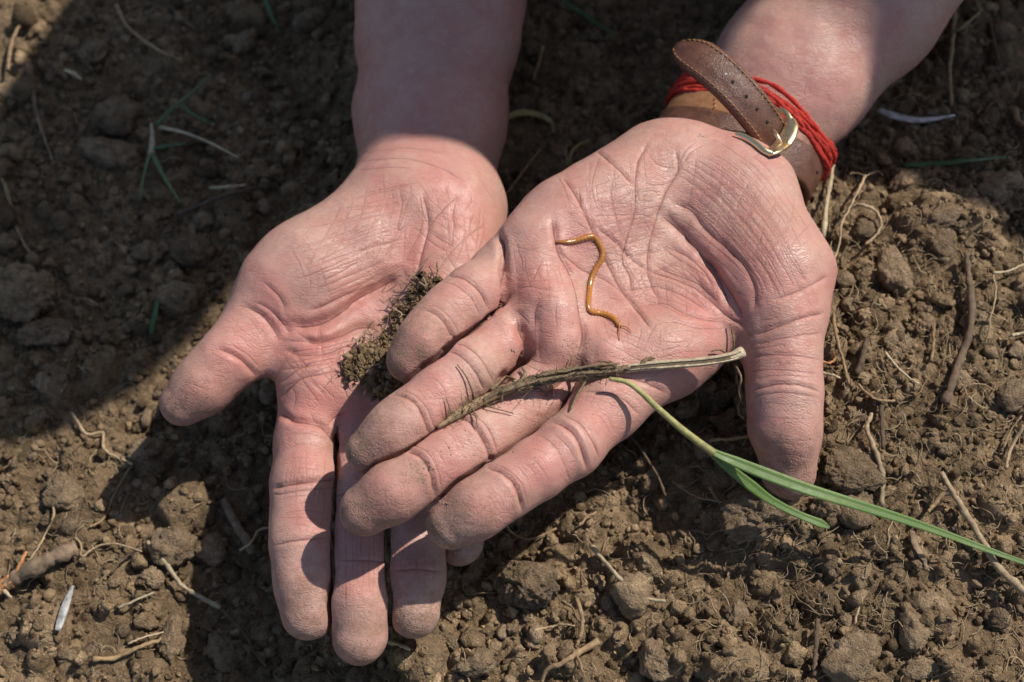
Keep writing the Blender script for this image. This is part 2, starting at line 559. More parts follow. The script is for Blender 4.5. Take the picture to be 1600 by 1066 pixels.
# lumps -------------------------------------------------------------------------
def ico(sub):
    bm = bmesh.new(); bmesh.ops.create_icosphere(bm, subdivisions=sub, radius=1.0)
    V = np.array([v.co[:] for v in bm.verts]); F = np.array([[v.index for v in f.verts] for f in bm.faces])
    bm.free(); return V, F
ICO = {s: ico(s) for s in (1, 2, 3, 4, 5)}
def lump(sub, seed, rough=0.35, angular=0.0):
    V, F = ICO[sub]
    o = seed * 7.31
    d = 1 + rough * 0.8 * vnoise(V, 1.1, o) + rough * 0.45 * vnoise(V, 2.6, o + 3) + rough * 0.3 * vnoise(V, 6.0, o + 9)
    if sub >= 3: d = d + rough * (0.42 * np.abs(vnoise(V, 4.5, o + 21)) + 0.30 * np.abs(vnoise(V, 9.0, o + 31)) - 0.25)
    if sub >= 4: d = d + rough * 0.22 * vnoise(V, 14.0, o + 1) + rough * 0.16 * vnoise(V, 26.0, o + 4)
    W = V * d[:, None]
    if angular:
        r = np.random.default_rng(seed)
        for _ in range(7):
            n = r.normal(size=3); n /= np.linalg.norm(n)
            t = W @ n; lim = r.uniform(0.55, 0.8)
            W = W - np.outer(np.maximum(t - lim, 0) * angular, n)
        if sub >= 4: W = W * (1 + 0.05 * vnoise(V, 12.0, o + 2) + 0.04 * vnoise(V, 26.0, o + 5))[:, None]
    return W, F
def rand_rots(n):
    qn = rng.normal(size=(n, 4)); qn /= np.linalg.norm(qn, axis=1, keepdims=True)
    w, x, y, z = qn.T
    return np.stack([1 - 2 * (y * y + z * z), 2 * (x * y - z * w), 2 * (x * z + y * w), 2 * (x * y + z * w), 1 - 2 * (x * x + z * z), 2 * (y * z - x * w), 2 * (x * z - y * w), 2 * (y * z + x * w), 1 - 2 * (x * x + y * y)], -1).reshape(-1, 3, 3)

def scatter(count, rmin, rmax, sub, variants, sink=(-0.1, 0.75)):
    LV = [lump(sub, 100 + k, 0.6, 0.6 * (k % 2))[0] for k in range(variants)]; F = ICO[sub][1]
    x = rng.uniform(-0.178, 0.178, count); y = rng.uniform(-0.124, 0.186, count)
    r = rmin * (rmax / rmin) ** (rng.random(count) ** 2.0)
    z = H(x, y) + r * rng.uniform(*sink, count)
    R = rand_rots(count) * (r[:, None, None] * rng.uniform(0.65, 1.25, (count, 1, 3)))
    which = rng.integers(0, variants, count)
    allV = np.stack(LV)[which]
    W = np.einsum('nij,nkj->nki', R, allV) + np.stack([x, y, z], -1)[:, None, :]
    nv = W.shape[1]
    FF = (F[None] + (np.arange(count) * nv)[:, None, None]).reshape(-1, 3)
    return W.reshape(-1, 3), FF, np.repeat(rng.uniform(-1, 1, count), nv)
gcr = Geo()
for a in ((800, 0.0016, 0.0033, 3, 14), (5600, 0.0008, 0.0020, 2, 14), (8500, 0.0004, 0.0010, 1, 10)):
    V_, F_, A_ = scatter(*a); gcr.add(V_, None, F_, a=A_)
# the crumbs thin out beyond the worked patch
def Hg(x, y):
    i = np.clip(np.searchsorted(gx, x) - 1, 0, len(gx) - 2); j = np.clip(np.searchsorted(gy, y) - 1, 0, len(gy) - 2)
    a = (x - gx[i]) / (gx[i + 1] - gx[i]); b = (y - gy[j]) / (gy[j + 1] - gy[j])
    return GZ[i, j] * (1 - a) * (1 - b) + GZ[i + 1, j] * a * (1 - b) + GZ[i, j + 1] * (1 - a) * b + GZ[i + 1, j + 1] * a * b
nr = 11000
xr = rng.normal(0, 0.24, nr); yr = rng.normal(0.03, 0.22, nr)
keep = ((np.abs(xr) > 0.172) | (yr > 0.182) | (yr < -0.12)) & (np.hypot(xr, yr) < 0.9)
xr = xr[keep]; yr = yr[keep]; nr = len(xr)
rr_ = 0.0014 * 4.5 ** (rng.random(nr) ** 1.8)
LVr = np.stack([lump(1, 300 + k, 0.6, 0.5 * (k % 2))[0] for k in range(12)])[rng.integers(0, 12, nr)]
Wr = np.einsum('nij,nkj->nki', rand_rots(nr) * (rr_[:, None, None] * rng.uniform(.65, 1.25, (nr, 1, 3))), LVr) + np.stack([xr, yr, Hg(xr, yr) + rr_ * rng.uniform(-.2, .5, nr)], -1)[:, None, :]
gcr.add(Wr.reshape(-1, 3), None, (ICO[1][1][None] + (np.arange(nr) * 12)[:, None, None]).reshape(-1, 3), a=np.repeat(rng.uniform(-1, 1, nr), 12))
crumbs = gcr.build("soil_crumbs", [M_SOIL], smooth=False)
tag(crumbs, "loose fine brown soil crumbs covering the whole ground", "soil", kind="stuff")
print("crumb tris", len(crumbs.data.polygons), "ground", len(GQ))

CLOD_MESH = {}
def clod_mesh(sub, seed, angular):
    key = (sub, seed, angular)
    if key not in CLOD_MESH:
        V, F = lump(sub, seed, 0.42, angular)
        o = mesh_np("clod_shape", V, F, True, [M_CLOD], None, {"var": 0.5 * vnoise(V, 5.0, seed)})
        CLOD_MESH[key] = o.data; bpy.data.objects.remove(o)
    return CLOD_MESH[key]
def clod(px, py, w, hgt, label, seed=1, angular=0.0, rot=0.0, sub=4, group=None, lift=0.45, tall=0.8):
    p = G(px, py)
    s = KPX * 0.42
    o = bpy.data.objects.new("soil_clod", clod_mesh(sub, seed, angular)); COL.objects.link(o)
    sx, sy = w * s * 0.5, hgt * s * 0.5
    # the soil's own bumps are levelled under it
    p[2] = 0.5 * p[2] + 0.5 * Hb(p[0], p[1]) + min(sx, sy) * lift
    o.location = p
    o.scale = (sx, sy * 1.05, min(sx, sy) * tall)
    o.rotation_euler = (rng.uniform(-.25, .25), rng.uniform(-.25, .25), rot)
    tag(o, label, "soil clod", group)
    return o

CLODS = [
    (822, 918, 112, 92, "angular brown soil clod lying below the fingertips, crossed by a shadow", 21, 0.85, -0.3),
    (1465, 340, 78, 54, "pale bean-shaped clod at the shadow's edge, right of the bracelet", 22, 0.3, 0.2),
    (1390, 428, 62, 92, "tall rough clod right of the palm, below the curled root", 23, 0.3, 0.1),
    (1352, 362, 48, 40, "pale grey clod inside the curl of the thin root", 24, 0.3, 0.4),
    (1192, 806, 112, 74, "large crumbly clod under the short grass leaf's end", 25, 0.2, 0.1),
    (1290, 792, 54, 52, "grey angular clod just below the thumb tip", 26, 0.8, 0.5),
    (1335, 802, 62, 50, "brown clod touching the long leaf, right of the thumb tip", 27, 0.3, 0.2),
    (1330, 738, 92, 62, "wide flat clod to the right of the thumb's end", 28, 0.4, -0.2),
    (1325, 1032, 84, 62, "big rounded clod at the bottom edge, right of centre", 29, 0.2, 0.3),
    (1435, 1046, 52, 34, "smooth pale stone-like clod at the bottom edge right", 30, 0.5, 0.1),
    (1425, 985, 46, 66, "tall dark clod above the pale one, bottom right", 31, 0.4, 0.2),
    (1555, 968, 44, 34, "whitish clod near the bottom right corner", 32, 0.5, 0.4),
    (1030, 1030, 62, 54, "pale lumpy clod at the bottom edge beside the forked straw", 33, 0.4, 0.4),
    (1150, 965, 50, 34, "small pale clod half sunk in fine soil, bottom centre right", 34, 0.3, 1.0),
    (885, 1020, 38, 34, "round brown clod above the fork of the dry straw", 35, 0.3, 0.1),
    (985, 930, 74, 66, "shaded round clod behind the thin pale stalk", 36, 0.3, 0.4),
    (228, 706, 62, 46, "pale clod at the top of the sunlit patch on the left", 37, 0.35, 0.2),
    (102, 775, 66, 60, "pale crumbling clod in the middle of the left sunlit patch", 38, 0.3, 0.7),
    (112, 822, 50, 36, "pale clod just under another pale one, left sunlit patch", 39, 0.4, 0.3),
    (240, 903, 42, 40, "round clod lit alone inside the hand's shadow, lower left", 40, 0.3, 0.4),
    (272, 852, 76, 68, "large clod in the hand's shadow, left of the leaning twig", 41, 0.3, 0.1),
    (335, 862, 54, 48, "dark clod beside the foot of the leaning twig", 42, 0.3, 0.9),
    (352, 1020, 60, 70, "grey clod in shadow below left of the index fingertip", 43, 0.35, 0.6),
    (270, 1000, 46, 70, "upright brown clod on the light's edge, bottom left", 44, 0.3, 0.1),
    (182, 188, 90, 74, "big grey clod in shadow, top left, left of the grass tuft", 45, 0.35, 0.3),
    (172, 246, 104, 62, "wide grey clod under another big clod, top left", 46, 0.3, -0.2),
    (282, 470, 76, 66, "grey round clod left of the thumb's knuckle, in shadow", 47, 0.3, 0.4),
    (300, 398, 72, 66, "dark bristly clod above the grey round one, left of the palm", 48, 0.3, 0.2),
    (232, 398, 50, 44, "pale grey clod between two dark clods, left middle", 49, 0.3, 0.7),
    (45, 465, 110, 110, "very large dark clod at the left edge", 50, 0.35, 0.5),
    (70, 525, 96, 52, "low dark clod under the very large one, left edge", 51, 0.3, 0.1),
    (98, 352, 48, 46, "small grey clod alone on dark soil, left side", 52, 0.4, 0.9),
    (320, 345, 52, 34, "blurred grey clod near the dark stick, left of the wrist", 53, 0.4, 0.2),
    (480, 35, 70, 46, "blurred grey clod beside the forearm, top", 54, 0.3, 0.3),
    (385, 62, 62, 44, "blurred clod in shadow, top, left of the forearm", 55, 0.35, 0.8),
    (150, 88, 70, 60, "round dark clod just below the sunlit top left corner", 56, 0.3, 0.2),
    (20, 150, 60, 56, "dark clod cut by the left edge near the top", 57, 0.35, 0.4),
    (1410, 235, 46, 40, "small pale grey clod in shadow below the white shred", 58, 0.4, 0.1),
    (1415, 288, 60, 46, "grey clod in shadow above the bean-shaped one", 59, 0.35, 0.7),
    (1560, 300, 86, 58, "large dim clod at the right edge below the green blade", 60, 0.3, 0.2),
    (1500, 352, 32, 30, "little round clod right beside the bean-shaped one", 61, 0.3, 0.2),
    (1470, 385, 48, 44, "pale clod cluster piece below the bean-shaped clod", 62, 0.5, 0.2),
    (1535, 495, 34, 32, "pale angular crumb right of the dark upright root", 63, 0.8, 0.2),
    (1580, 620, 60, 44, "brown clod at the right edge, middle height", 64, 0.3, 0.6),
    (1440, 940, 46, 40, "brown clod in the lower right, left of the pale long root", 65, 0.3, 0.2),
    (1130, 620, 52, 44, "orange brown clod between index finger and thumb", 66, 0.3, 0.1),
    (1105, 700, 60, 40, "dark crumbly clod under the grass stem's fork", 67, 0.3, 0.5),
    (560, 1058, 40, 30, "brown clod under the middle fingertip at the bottom edge", 68, 0.3, 0.5),
    (740, 1035, 66, 44, "sunlit crumbly clod at the bottom, below the clasped fingers", 69, 0.3, 0.2),
]
for i, c in enumerate(CLODS):
    clod(c[0], c[1], c[2], c[3], c[4], c[5], c[6], c[7], sub=5 if c[2] > 88 and c[1] > 300 else 4)

ANCH = [(822, 918, "the angular clod below the fingertips"), (1465, 340, "the pale bean-shaped clod"), (1390, 428, "the tall rough clod"), (1352, 340, "the hook-shaped root"), (1192, 806, "the large clod under the short leaf"), (1235, 780, "the right thumb's tip"),
        (1330, 738, "the wide flat clod"), (1325, 1032, "the big clod at the bottom edge"), (1435, 1046, "the smooth pale bottom clod"), (1555, 968, "the whitish clod"), (1030, 1030, "the pale lumpy clod"), (885, 1020, "the forked straw"), (980, 905, "the bent pale stalk"),
        (228, 706, "the pale clod atop the left sunlit patch"), (102, 790, "the two pale clods, lower left"), (240, 903, "the lone lit clod, lower left"), (272, 852, "the large shaded clod, lower left"), (370, 820, "the leaning twig"), (352, 1020, "the grey clod by the index fingertip"),
        (60, 885, "the broken stick"), (100, 945, "the silvery shred"), (182, 215, "the two big grey clods, upper left"), (282, 470, "the grey round clod"), (300, 398, "the dark bristly clod"), (45, 480, "the very large edge clod"), (98, 352, "the small lone grey clod"), (336, 315, "the dark level stick"),
        (236, 240, "the grass tuft"), (480, 35, "the clod beside the left forearm"), (150, 88, "the round dark clod, upper left"), (1440, 185, "the white curled shred"), (1500, 250, "the dark green blade"), (1560, 300, "the large dim right-edge clod"), (1513, 490, "the thick dark upright root"),
        (1378, 720, "the pale upright root"), (1530, 840, "the long tan root"), (1400, 808, "the long green leaf"), (1130, 620, "the orange brown clod"), (740, 1035, "the sunlit clod below the fingers"), (1275, 1010, "the thin dark bottom stalk"), (830, 185, "the curled dry leaf"),
        (915, 30, "the blurred blade between the forearms"), (1300, 270, "the tan stem by the bracelet"), (1487, 90, "the thin brown stalk, upper right"), (248, 480, "the single grass blade")]
DIRS = ["right of", "above right of", "above", "above left of", "left of", "below left of", "below", "below right of"]
USED = set()
def many(n, x0, x1, y0, y1, smin_, smax_, group):
    for _ in range(n):
        s = smin_ * (smax_ / smin_) ** (rng.random() ** 1.6)
        x, y = rng.uniform(x0, x1), rng.uniform(y0, y1); an = (0.0, 0.6)[int(rng.integers(0, 2))]
        look = ("tiny" if s < 19 else "small" if s < 26 else "fair-sized") + (" angular" if an else " rounded")
        label = None
        for d2, ax, ay, ph in sorted(((x - a) ** 2 + (y - b) ** 2, a, b, c) for a, b, c in ANCH)[:4]:
            d = DIRS[int(round(math.atan2(ay - y, x - ax) / (math.pi / 4))) % 8]
            for extra in ("just ", "", "further "):
                r = math.sqrt(d2)
                if (extra == "just ") != (r < 60) or (extra == "further ") != (r > 130): continue
                l = f"{look} soil crumb {extra}{d} {ph}"
                if l not in USED: label = l; break
            if label: break
        if label is None: continue
        USED.add(label)
        clod(x, y, s * rng.uniform(.85, 1.25), s * rng.uniform(.8, 1.1), label, 200 + int(rng.integers(0, 12)), an, rng.uniform(0, 6.28), sub=3, group=group)
many(48, 1300, 1600, 330, 780, 16, 36, "small crumbs right of the thumb")
many(40, 1080, 1600, 840, 1066, 14, 32, "small crumbs in the lower right")
many(24, 620, 1060, 900, 1066, 14, 30, "small crumbs at the bottom centre")
many(32, 0, 300, 700, 1066, 13, 30, "small crumbs in the lower left")
many(28, 0, 420, 250, 660, 16, 40, "small crumbs in the shade on the left")
many(18, 0, 540, 0, 250, 16, 38, "small crumbs in the upper left")
many(22, 1320, 1600, 60, 320, 14, 34, "small crumbs in the upper right")
many(14, 820, 1060, 0, 200, 14, 34, "small crumbs between the forearms")
many(14, 1060, 1180, 590, 760, 13, 26, "small crumbs between finger and thumb")
# ------------------------------------------------------------------ roots, straw, twigs, grass
M_ROOT_PALE = simple_mat("pale_root", (0.46, 0.33, 0.19), 0.7, 0.4, 700)
M_ROOT_TAN = simple_mat("tan_root", (0.36, 0.235, 0.12), 0.75, 0.4, 600)
M_ROOT_DARK = simple_mat("dark_root", (0.15, 0.098, 0.06), 0.85, 0.45, 500)
M_STRAW = simple_mat("straw", (0.52, 0.41, 0.25), 0.55, 0.35, 500)
M_BARK = simple_mat("grey_bark", (0.27, 0.185, 0.115), 0.85, 0.5, 350)
M_ORANGE = simple_mat("fresh_orange_wood", (0.62, 0.28, 0.11), 0.6, 0.4, 500)
M_SILVER = simple_mat("silvery_skin", (0.56, 0.53, 0.50), 0.4, 0.6, 420)
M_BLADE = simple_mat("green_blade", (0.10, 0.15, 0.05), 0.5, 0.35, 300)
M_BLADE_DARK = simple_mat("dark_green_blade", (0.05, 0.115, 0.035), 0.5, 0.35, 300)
M_YELLOW = simple_mat("yellowed_leaf", (0.42, 0.34, 0.13), 0.55, 0.35, 300)

def litter(name, label, cat, mat, pts, w0, w1=None, lift=0.5, sides=7, flat=1.0, wig=0.5, branches=(), part="strand", lifts=None, group=None, hair=0):
    """one root, straw, twig or blade lying on the soil; widths in layout pixels; branches become parts"""
    w1 = w0 if w1 is None else w1
    root_o = None
    def path_of(pts, lifts):
        W = []
        for i, (x, y) in enumerate(pts):
            l = lifts[i] if lifts else lift
            W.append(G(x, y, l))
        W = np.array(W)
        L = catmull(W, 6)
        L[1:-1] += rng.normal(0, wig * KPX * 0.42 , L[1:-1].shape)
        return L
    L = path_of(pts, lifts)
    g = Geo()
    rad = np.linspace(w0, w1, len(L)) * KPX * 0.42 * 0.5
    rad = rad * (1 + 0.12 * rng.normal(size=len(L))).clip(0.7, 1.3) if flat == 1.0 else rad * np.sin(np.linspace(0.5, math.pi - 0.02, len(L))).clip(0.15) ** 0.6
    g.tube(L, rad, sides, flat=flat, lump=0.1 if flat == 1.0 else 0.0, a=rng.uniform(-.5, .5))
    for _ in range(hair):
        k = rng.integers(1, len(L) - 1); d = rng.normal(size=3); d[2] = abs(d[2]) * .6; d /= np.linalg.norm(d)
        ln = rng.uniform(6, 22) * KPX * 0.42
        hp = L[k] + np.array([d * ln * t + np.array((0, 0, 1)) * ln * .3 * math.sin(t * 2) for t in (0, .35, .7, 1)]) + rng.normal(0, ln * .05, (4, 3))
        g.tube(hp, np.linspace(rad[k] * .35, rad[k] * .15, 4), 4)
    if not branches:
        o = g.build(name, [mat])
    else:
        o = empty(name, L[0]); bpy.context.view_layer.update()
        def put(gg, nm, mt):
            gg.V = [v - L[0] for v in gg.V]
            c = gg.build(nm, [mt], o); return c
        put(g, part, mat)
        for (nm, bp, b0, b1, bm) in branches:
            g2 = Geo(); LB = path_of(bp, None)
            g2.tube(LB, np.linspace(b0, b1, len(LB)) * KPX * 0.42 * 0.5, 6, lump=.1)
            put(g2, nm, bm)
    tag(o, label, cat, group)
    return o

litter("twig", "short brown twig leaning in the hand's shadow left of the index finger", "twig", M_BARK, [(350, 780), (365, 812), (385, 845), (395, 862)], 15, 17, 3)
litter("straw_stalk", "thin pale jointed straw stalk in the lower left shadow", "straw", M_STRAW, [(230, 846), (255, 875), (282, 912), (308, 930), (345, 950)], 7, 8, 4,
       branches=[("side_shoot", [(262, 880), (264, 865), (266, 856)], 3, 1, M_STRAW), ("side_shoot", [(262, 880), (275, 872), (282, 870)], 3, 1, M_STRAW)], part="stalk")
litter("broken_stick", "thick grey broken stick with an orange frayed end, left edge", "stick", M_BARK, [(8, 915), (30, 900), (60, 884), (90, 868), (118, 858)], 22, 28, 5, wig=.4,
       branches=[("frayed_end", [(-6, 925), (6, 915), (20, 906)], 20, 26, M_ORANGE), ("splinter", [(22, 905), (32, 880), (42, 862)], 9, 5, M_ORANGE), ("splinter", [(2, 918), (10, 926), (18, 934)], 9, 4, M_STRAW)], part="stick_shaft")
litter("silvery_shred", "shiny silvery white plant shred standing in the lower left soil", "plant shred", M_SILVER, [(90, 985), (97, 962), (105, 938), (114, 915)], 15, 15, 4, sides=8, flat=0.25, wig=0.2)
litter("root", "thin pale root crossing the top of the left sunlit patch", "root", M_ROOT_PALE, [(112, 645), (135, 678), (160, 676), (163, 702), (190, 718), (207, 725)], 6, 5, 3)
litter("root", "thin tan root running down from the pale clod, left sunlit patch", "root", M_ROOT_TAN, [(207, 727), (190, 752), (175, 780), (160, 812), (140, 824)], 5, 4, 1.5)
litter("root", "fine pale root bending down the left sunlit patch to the stick", "root", M_ROOT_PALE, [(82, 785), (84, 806), (72, 832), (56, 862), (38, 885)], 4, 3, 2)
litter("root", "fine light root looped across the shadow edge, lower left", "root", M_ROOT_PALE, [(118, 840), (127, 852), (128, 870), (150, 855), (180, 850), (222, 862)], 4, 3, 3)
litter("root", "tan rootlet lying near the bottom of the left sunlit patch", "root", M_ROOT_TAN, [(145, 1030), (180, 1028), (215, 1012), (250, 1000), (262, 990)], 8, 6, 2)
litter("straw_piece", "short straw piece beside the lone lit clod, lower left", "straw", M_STRAW, [(185, 950), (212, 938), (240, 926)], 5, 4, 3)
litter("straw_piece", "thin straw piece above the bottom left rootlet", "straw", M_STRAW, [(200, 1006), (225, 996), (256, 988)], 4, 3, 3)
litter("root", "thin dark curling root in the shadow, lower left", "root", M_ROOT_DARK, [(172, 896), (195, 872), (215, 858), (220, 845)], 4, 3, 3)
litter("root", "pale root sticking out from under the index finger, lower left", "root", M_ROOT_PALE, [(425, 824), (405, 828), (392, 848), (375, 860)], 5, 4, 6)
litter("root", "long fine root straggling down from the straw stalk, bottom left", "root", M_ROOT_DARK, [(345, 950), (365, 972), (385, 995), (398, 1020), (415, 1040)], 6, 3, 3, hair=6)
litter("straw_stalk", "pale bent stalk standing in the shade right of the angular clod", "straw", M_STRAW, [(924, 853), (940, 872), (965, 900), (990, 925), (1012, 936), (1040, 940)], 7, 5, 3)
litter("root", "upright thin tan root below the angular clod, bottom centre", "root", M_ROOT_TAN, [(901, 936), (910, 965), (908, 992), (900, 1012)], 7, 6, 4)
litter("forked_straw", "forked dry straw at the bottom edge below the angular clod", "straw", M_ROOT_TAN, [(845, 1070), (856, 1046), (880, 1036), (900, 1022), (935, 1002)], 5, 13, 3, wig=.5,
       branches=[("side_stalk", [(900, 1022), (908, 1040), (914, 1062)], 4, 3, M_ROOT_TAN)], part="stalk")
litter("root", "thin pale rootlet lying left of the forked straw, bottom centre", "root", M_ROOT_PALE, [(835, 985), (860, 980), (880, 976), (898, 978)], 4, 3, 2)
litter("root", "thin reddish root below the clasped fingers, bottom centre", "root", M_ROOT_TAN, [(722, 1040), (728, 1052), (736, 1070)], 4, 3, 2)
litter("straw_piece", "straw bit poking out beneath the ring fingertip", "straw", M_STRAW, [(608, 1003), (625, 1008), (640, 1016)], 7, 5, 5)
litter("root", "thin dark stem slanting in the shade under the index finger", "root", M_ROOT_DARK, [(978, 672), (1000, 700), (1025, 740), (1040, 775)], 5, 5, 6)
litter("root", "fine curved root in the shade beneath the index finger's tip joint", "root", M_ROOT_TAN, [(790, 820), (805, 836), (830, 842), (870, 826)], 3, 3, 4)
litter("root", "small bent twig root in the shade, right of the index fingertip", "root", M_ROOT_TAN, [(905, 822), (918, 808), (932, 800)], 5, 3, 5)
litter("straw_piece", "short straw lying between thumb and grass stem", "straw", M_ROOT_TAN, [(1110, 688), (1140, 686), (1178, 682)], 6, 5, 4)
litter("root", "white thin root hanging below the straw stem's right end", "root", M_ROOT_PALE, [(1150, 575), (1152, 600), (1158, 618), (1152, 640), (1162, 655)], 4, 3, 9)
litter("root", "pale upright root right of the thumb", "root", M_ROOT_PALE, [(1362, 646), (1354, 670), (1366, 700), (1378, 740), (1378, 790)], 7, 9, 4)
litter("root", "brown straight stalk beside the pale upright root", "root", M_ROOT_DARK, [(1376, 632), (1378, 665), (1380, 702)], 9, 7, 3)
litter("root", "long tan root running off the right edge below the green leaf", "root", M_ROOT_PALE, [(1470, 738), (1490, 772), (1515, 812), (1540, 855), (1562, 890), (1610, 932)], 9, 12, 5,
       branches=[("side_root", [(1498, 772), (1475, 772), (1458, 790), (1450, 800)], 11, 5, M_ROOT_TAN)], part="root_shaft")
litter("root", "thick dark upright root at the right, with a bend", "root", M_ROOT_DARK, [(1510, 396), (1513, 430), (1518, 470), (1516, 515), (1505, 550), (1490, 590), (1476, 630)], 10, 15, 4)
litter("root", "thin white root standing above the curl, right of the bracelet", "root", M_ROOT_PALE, [(1352, 275), (1340, 300), (1325, 330), (1314, 352), (1312, 380), (1300, 415)], 5, 3, 7, branches=[("side_root", [(1352, 275), (1335, 270), (1328, 272)], 2.5, 1.5, M_ROOT_PALE), ("side_root", [(1352, 275), (1372, 268), (1380, 274)], 2.5, 1.5, M_ROOT_PALE), ("side_root", [(1338, 304), (1350, 298), (1360, 290)], 2, 1.2, M_ROOT_PALE)], part="root_shaft")
litter("root", "pale root curled in a hook, right of the palm", "root", M_ROOT_PALE, [(1318, 334), (1330, 323), (1350, 321), (1370, 332), (1377, 350), (1368, 368), (1352, 382)], 6, 5, 5)
litter("root", "tan stem standing between the bracelet and the curled root", "root", M_STRAW, [(1308, 195), (1302, 230), (1300, 270), (1293, 310), (1286, 370)], 6, 9, 6)
litter("root", "tan root at the palm's edge below the thumb's base, right", "root", M_ROOT_TAN, [(1302, 490), (1308, 530), (1318, 565), (1326, 600)], 6, 5, 3)
litter("root", "grey brown short root stub right of the thumb's knuckle", "root", M_ROOT_DARK, [(1355, 530), (1348, 555), (1338, 585)], 9, 11, 3)
litter("root", "thin orange root lying beside the thumb's knuckle", "root", M_ORANGE, [(1284, 566), (1297, 567), (1305, 560), (1302, 550)], 5, 4, 4)
litter("straw_piece", "short yellow straw tick right of the thumb's knuckle", "straw", M_STRAW, [(1282, 582), (1300, 586), (1312, 592)], 5, 4, 4)
litter("straw_piece", "fork of thin yellow straw on soil, right of the thumb", "straw", M_STRAW, [(1383, 550), (1400, 572), (1420, 590), (1436, 600)], 4, 3, 4)
litter("root", "thin orange brown root standing in the crumbs, right middle", "root", M_ROOT_TAN, [(1458, 508), (1459, 535), (1455, 565)], 6, 5, 3)
litter("root", "thin brown root by the dark stub, right of the thumb", "root", M_ROOT_TAN, [(1340, 600), (1352, 612), (1372, 625), (1398, 626)], 5, 4, 4)
litter("root", "pale thin root near the right edge, above the long leaf", "root", M_ROOT_PALE, [(1600, 665), (1585, 690), (1575, 715), (1572, 732)], 6, 5, 4)
litter("root", "thin root arcing at the right edge beside another pale one", "root", M_ROOT_TAN, [(1596, 650), (1580, 672), (1568, 700)], 4, 3, 3)
litter("straw_piece", "white thin stem crossing the soil at the right edge", "straw", M_STRAW, [(1552, 426), (1575, 424), (1600, 413)], 4, 4, 4)
litter("root", "fine white root dangling in the right middle soil", "root", M_ROOT_PALE, [(1552, 430), (1556, 460), (1548, 500), (1540, 540)], 3, 2.5, 3)
litter("straw_piece", "pale straw at the right edge, middle height", "straw", M_STRAW, [(1580, 524), (1592, 522), (1608, 518)], 6, 5, 4)
litter("root", "thin straight dark stalk upright at the bottom, right of centre", "root", M_ROOT_DARK, [(1278, 968), (1275, 1000), (1273, 1035), (1272, 1056)], 7, 8, 4)
litter("root", "short pale hooked root in the lower right crumbs", "root", M_ROOT_PALE, [(1335, 975), (1342, 950), (1347, 940), (1345, 930)], 4, 3, 3)
litter("leaf_shred", "thin grey leaf shred under the long green leaf, lower right", "plant shred", M_BARK, [(1425, 830), (1430, 852), (1442, 872), (1452, 892)], 12, 8, 3, sides=8, flat=.3)
litter("root", "fine root lying under the short leaf, left of the big clod", "root", M_ROOT_TAN, [(1108, 760), (1118, 778), (1135, 798), (1148, 812)], 4, 4, 3)
litter("root", "thread-like white root net left of the short leaf", "root", M_ROOT_PALE, [(1050, 752), (1075, 770), (1100, 780), (1140, 785)], 3, 2.5, 4)
litter("root", "thin root crossing the open hollow below the thumb tip", "root", M_ROOT_TAN, [(1245, 790), (1262, 778), (1280, 780)], 4, 3, 6)
# upper right
litter("leaf_shred", "white curled leaf shred in the shade right of the watch arm", "plant shred", M_SILVER, [(1372, 172), (1400, 182), (1440, 188), (1492, 180)], 18, 12, 4, sides=8, flat=.3)
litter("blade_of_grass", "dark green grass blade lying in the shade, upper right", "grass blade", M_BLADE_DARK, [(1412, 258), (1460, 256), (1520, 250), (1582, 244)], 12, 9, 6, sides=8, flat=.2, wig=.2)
litter("root", "thin brown upright stalk in the shade, upper right", "root", M_ROOT_TAN, [(1492, 20), (1488, 65), (1484, 110), (1487, 165)], 8, 6, 6)
litter("straw_piece", "straw across the dark soil at the top right", "straw", M_ROOT_TAN, [(1440, 80), (1470, 60), (1500, 45), (1530, 20)], 6, 5, 5)
litter("root", "pale brown stick at the right edge in the upper shade", "root", M_ROOT_TAN, [(1585, 172), (1592, 190), (1606, 200)], 12, 12, 4)
litter("root", "dim thin stalk at the top right corner", "root", M_ROOT_DARK, [(1545, 20), (1552, 60), (1565, 110)], 5, 5, 6)
# between the arms
litter("dry_leaf", "yellowed curled dry leaf beside the left wrist", "dry leaf", M_YELLOW, [(790, 184), (815, 176), (845, 180), (862, 192), (866, 208)], 17, 8, 5, sides=8, flat=.25)
litter("sprout", "tiny yellow and white sprout at the edge of the right palm", "sprout", M_YELLOW, [(888, 258), (893, 238), (905, 226), (922, 220)], 6, 3, 9, branches=[("side_leaf", [(888, 258), (884, 240), (885, 226)], 4, 2, M_STRAW)], part="leaf")
litter("straw_piece", "dim straw leaning between the wrists", "straw", M_ROOT_TAN, [(786, 312), (805, 285), (825, 258), (845, 232)], 6, 5, 6)
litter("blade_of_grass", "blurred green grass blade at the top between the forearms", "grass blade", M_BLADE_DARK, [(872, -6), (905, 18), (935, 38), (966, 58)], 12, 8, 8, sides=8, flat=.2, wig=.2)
litter("straw_piece", "blurred upright straw between the forearms", "straw", M_ROOT_TAN, [(848, 72), (843, 95), (833, 125)], 6, 4, 5)
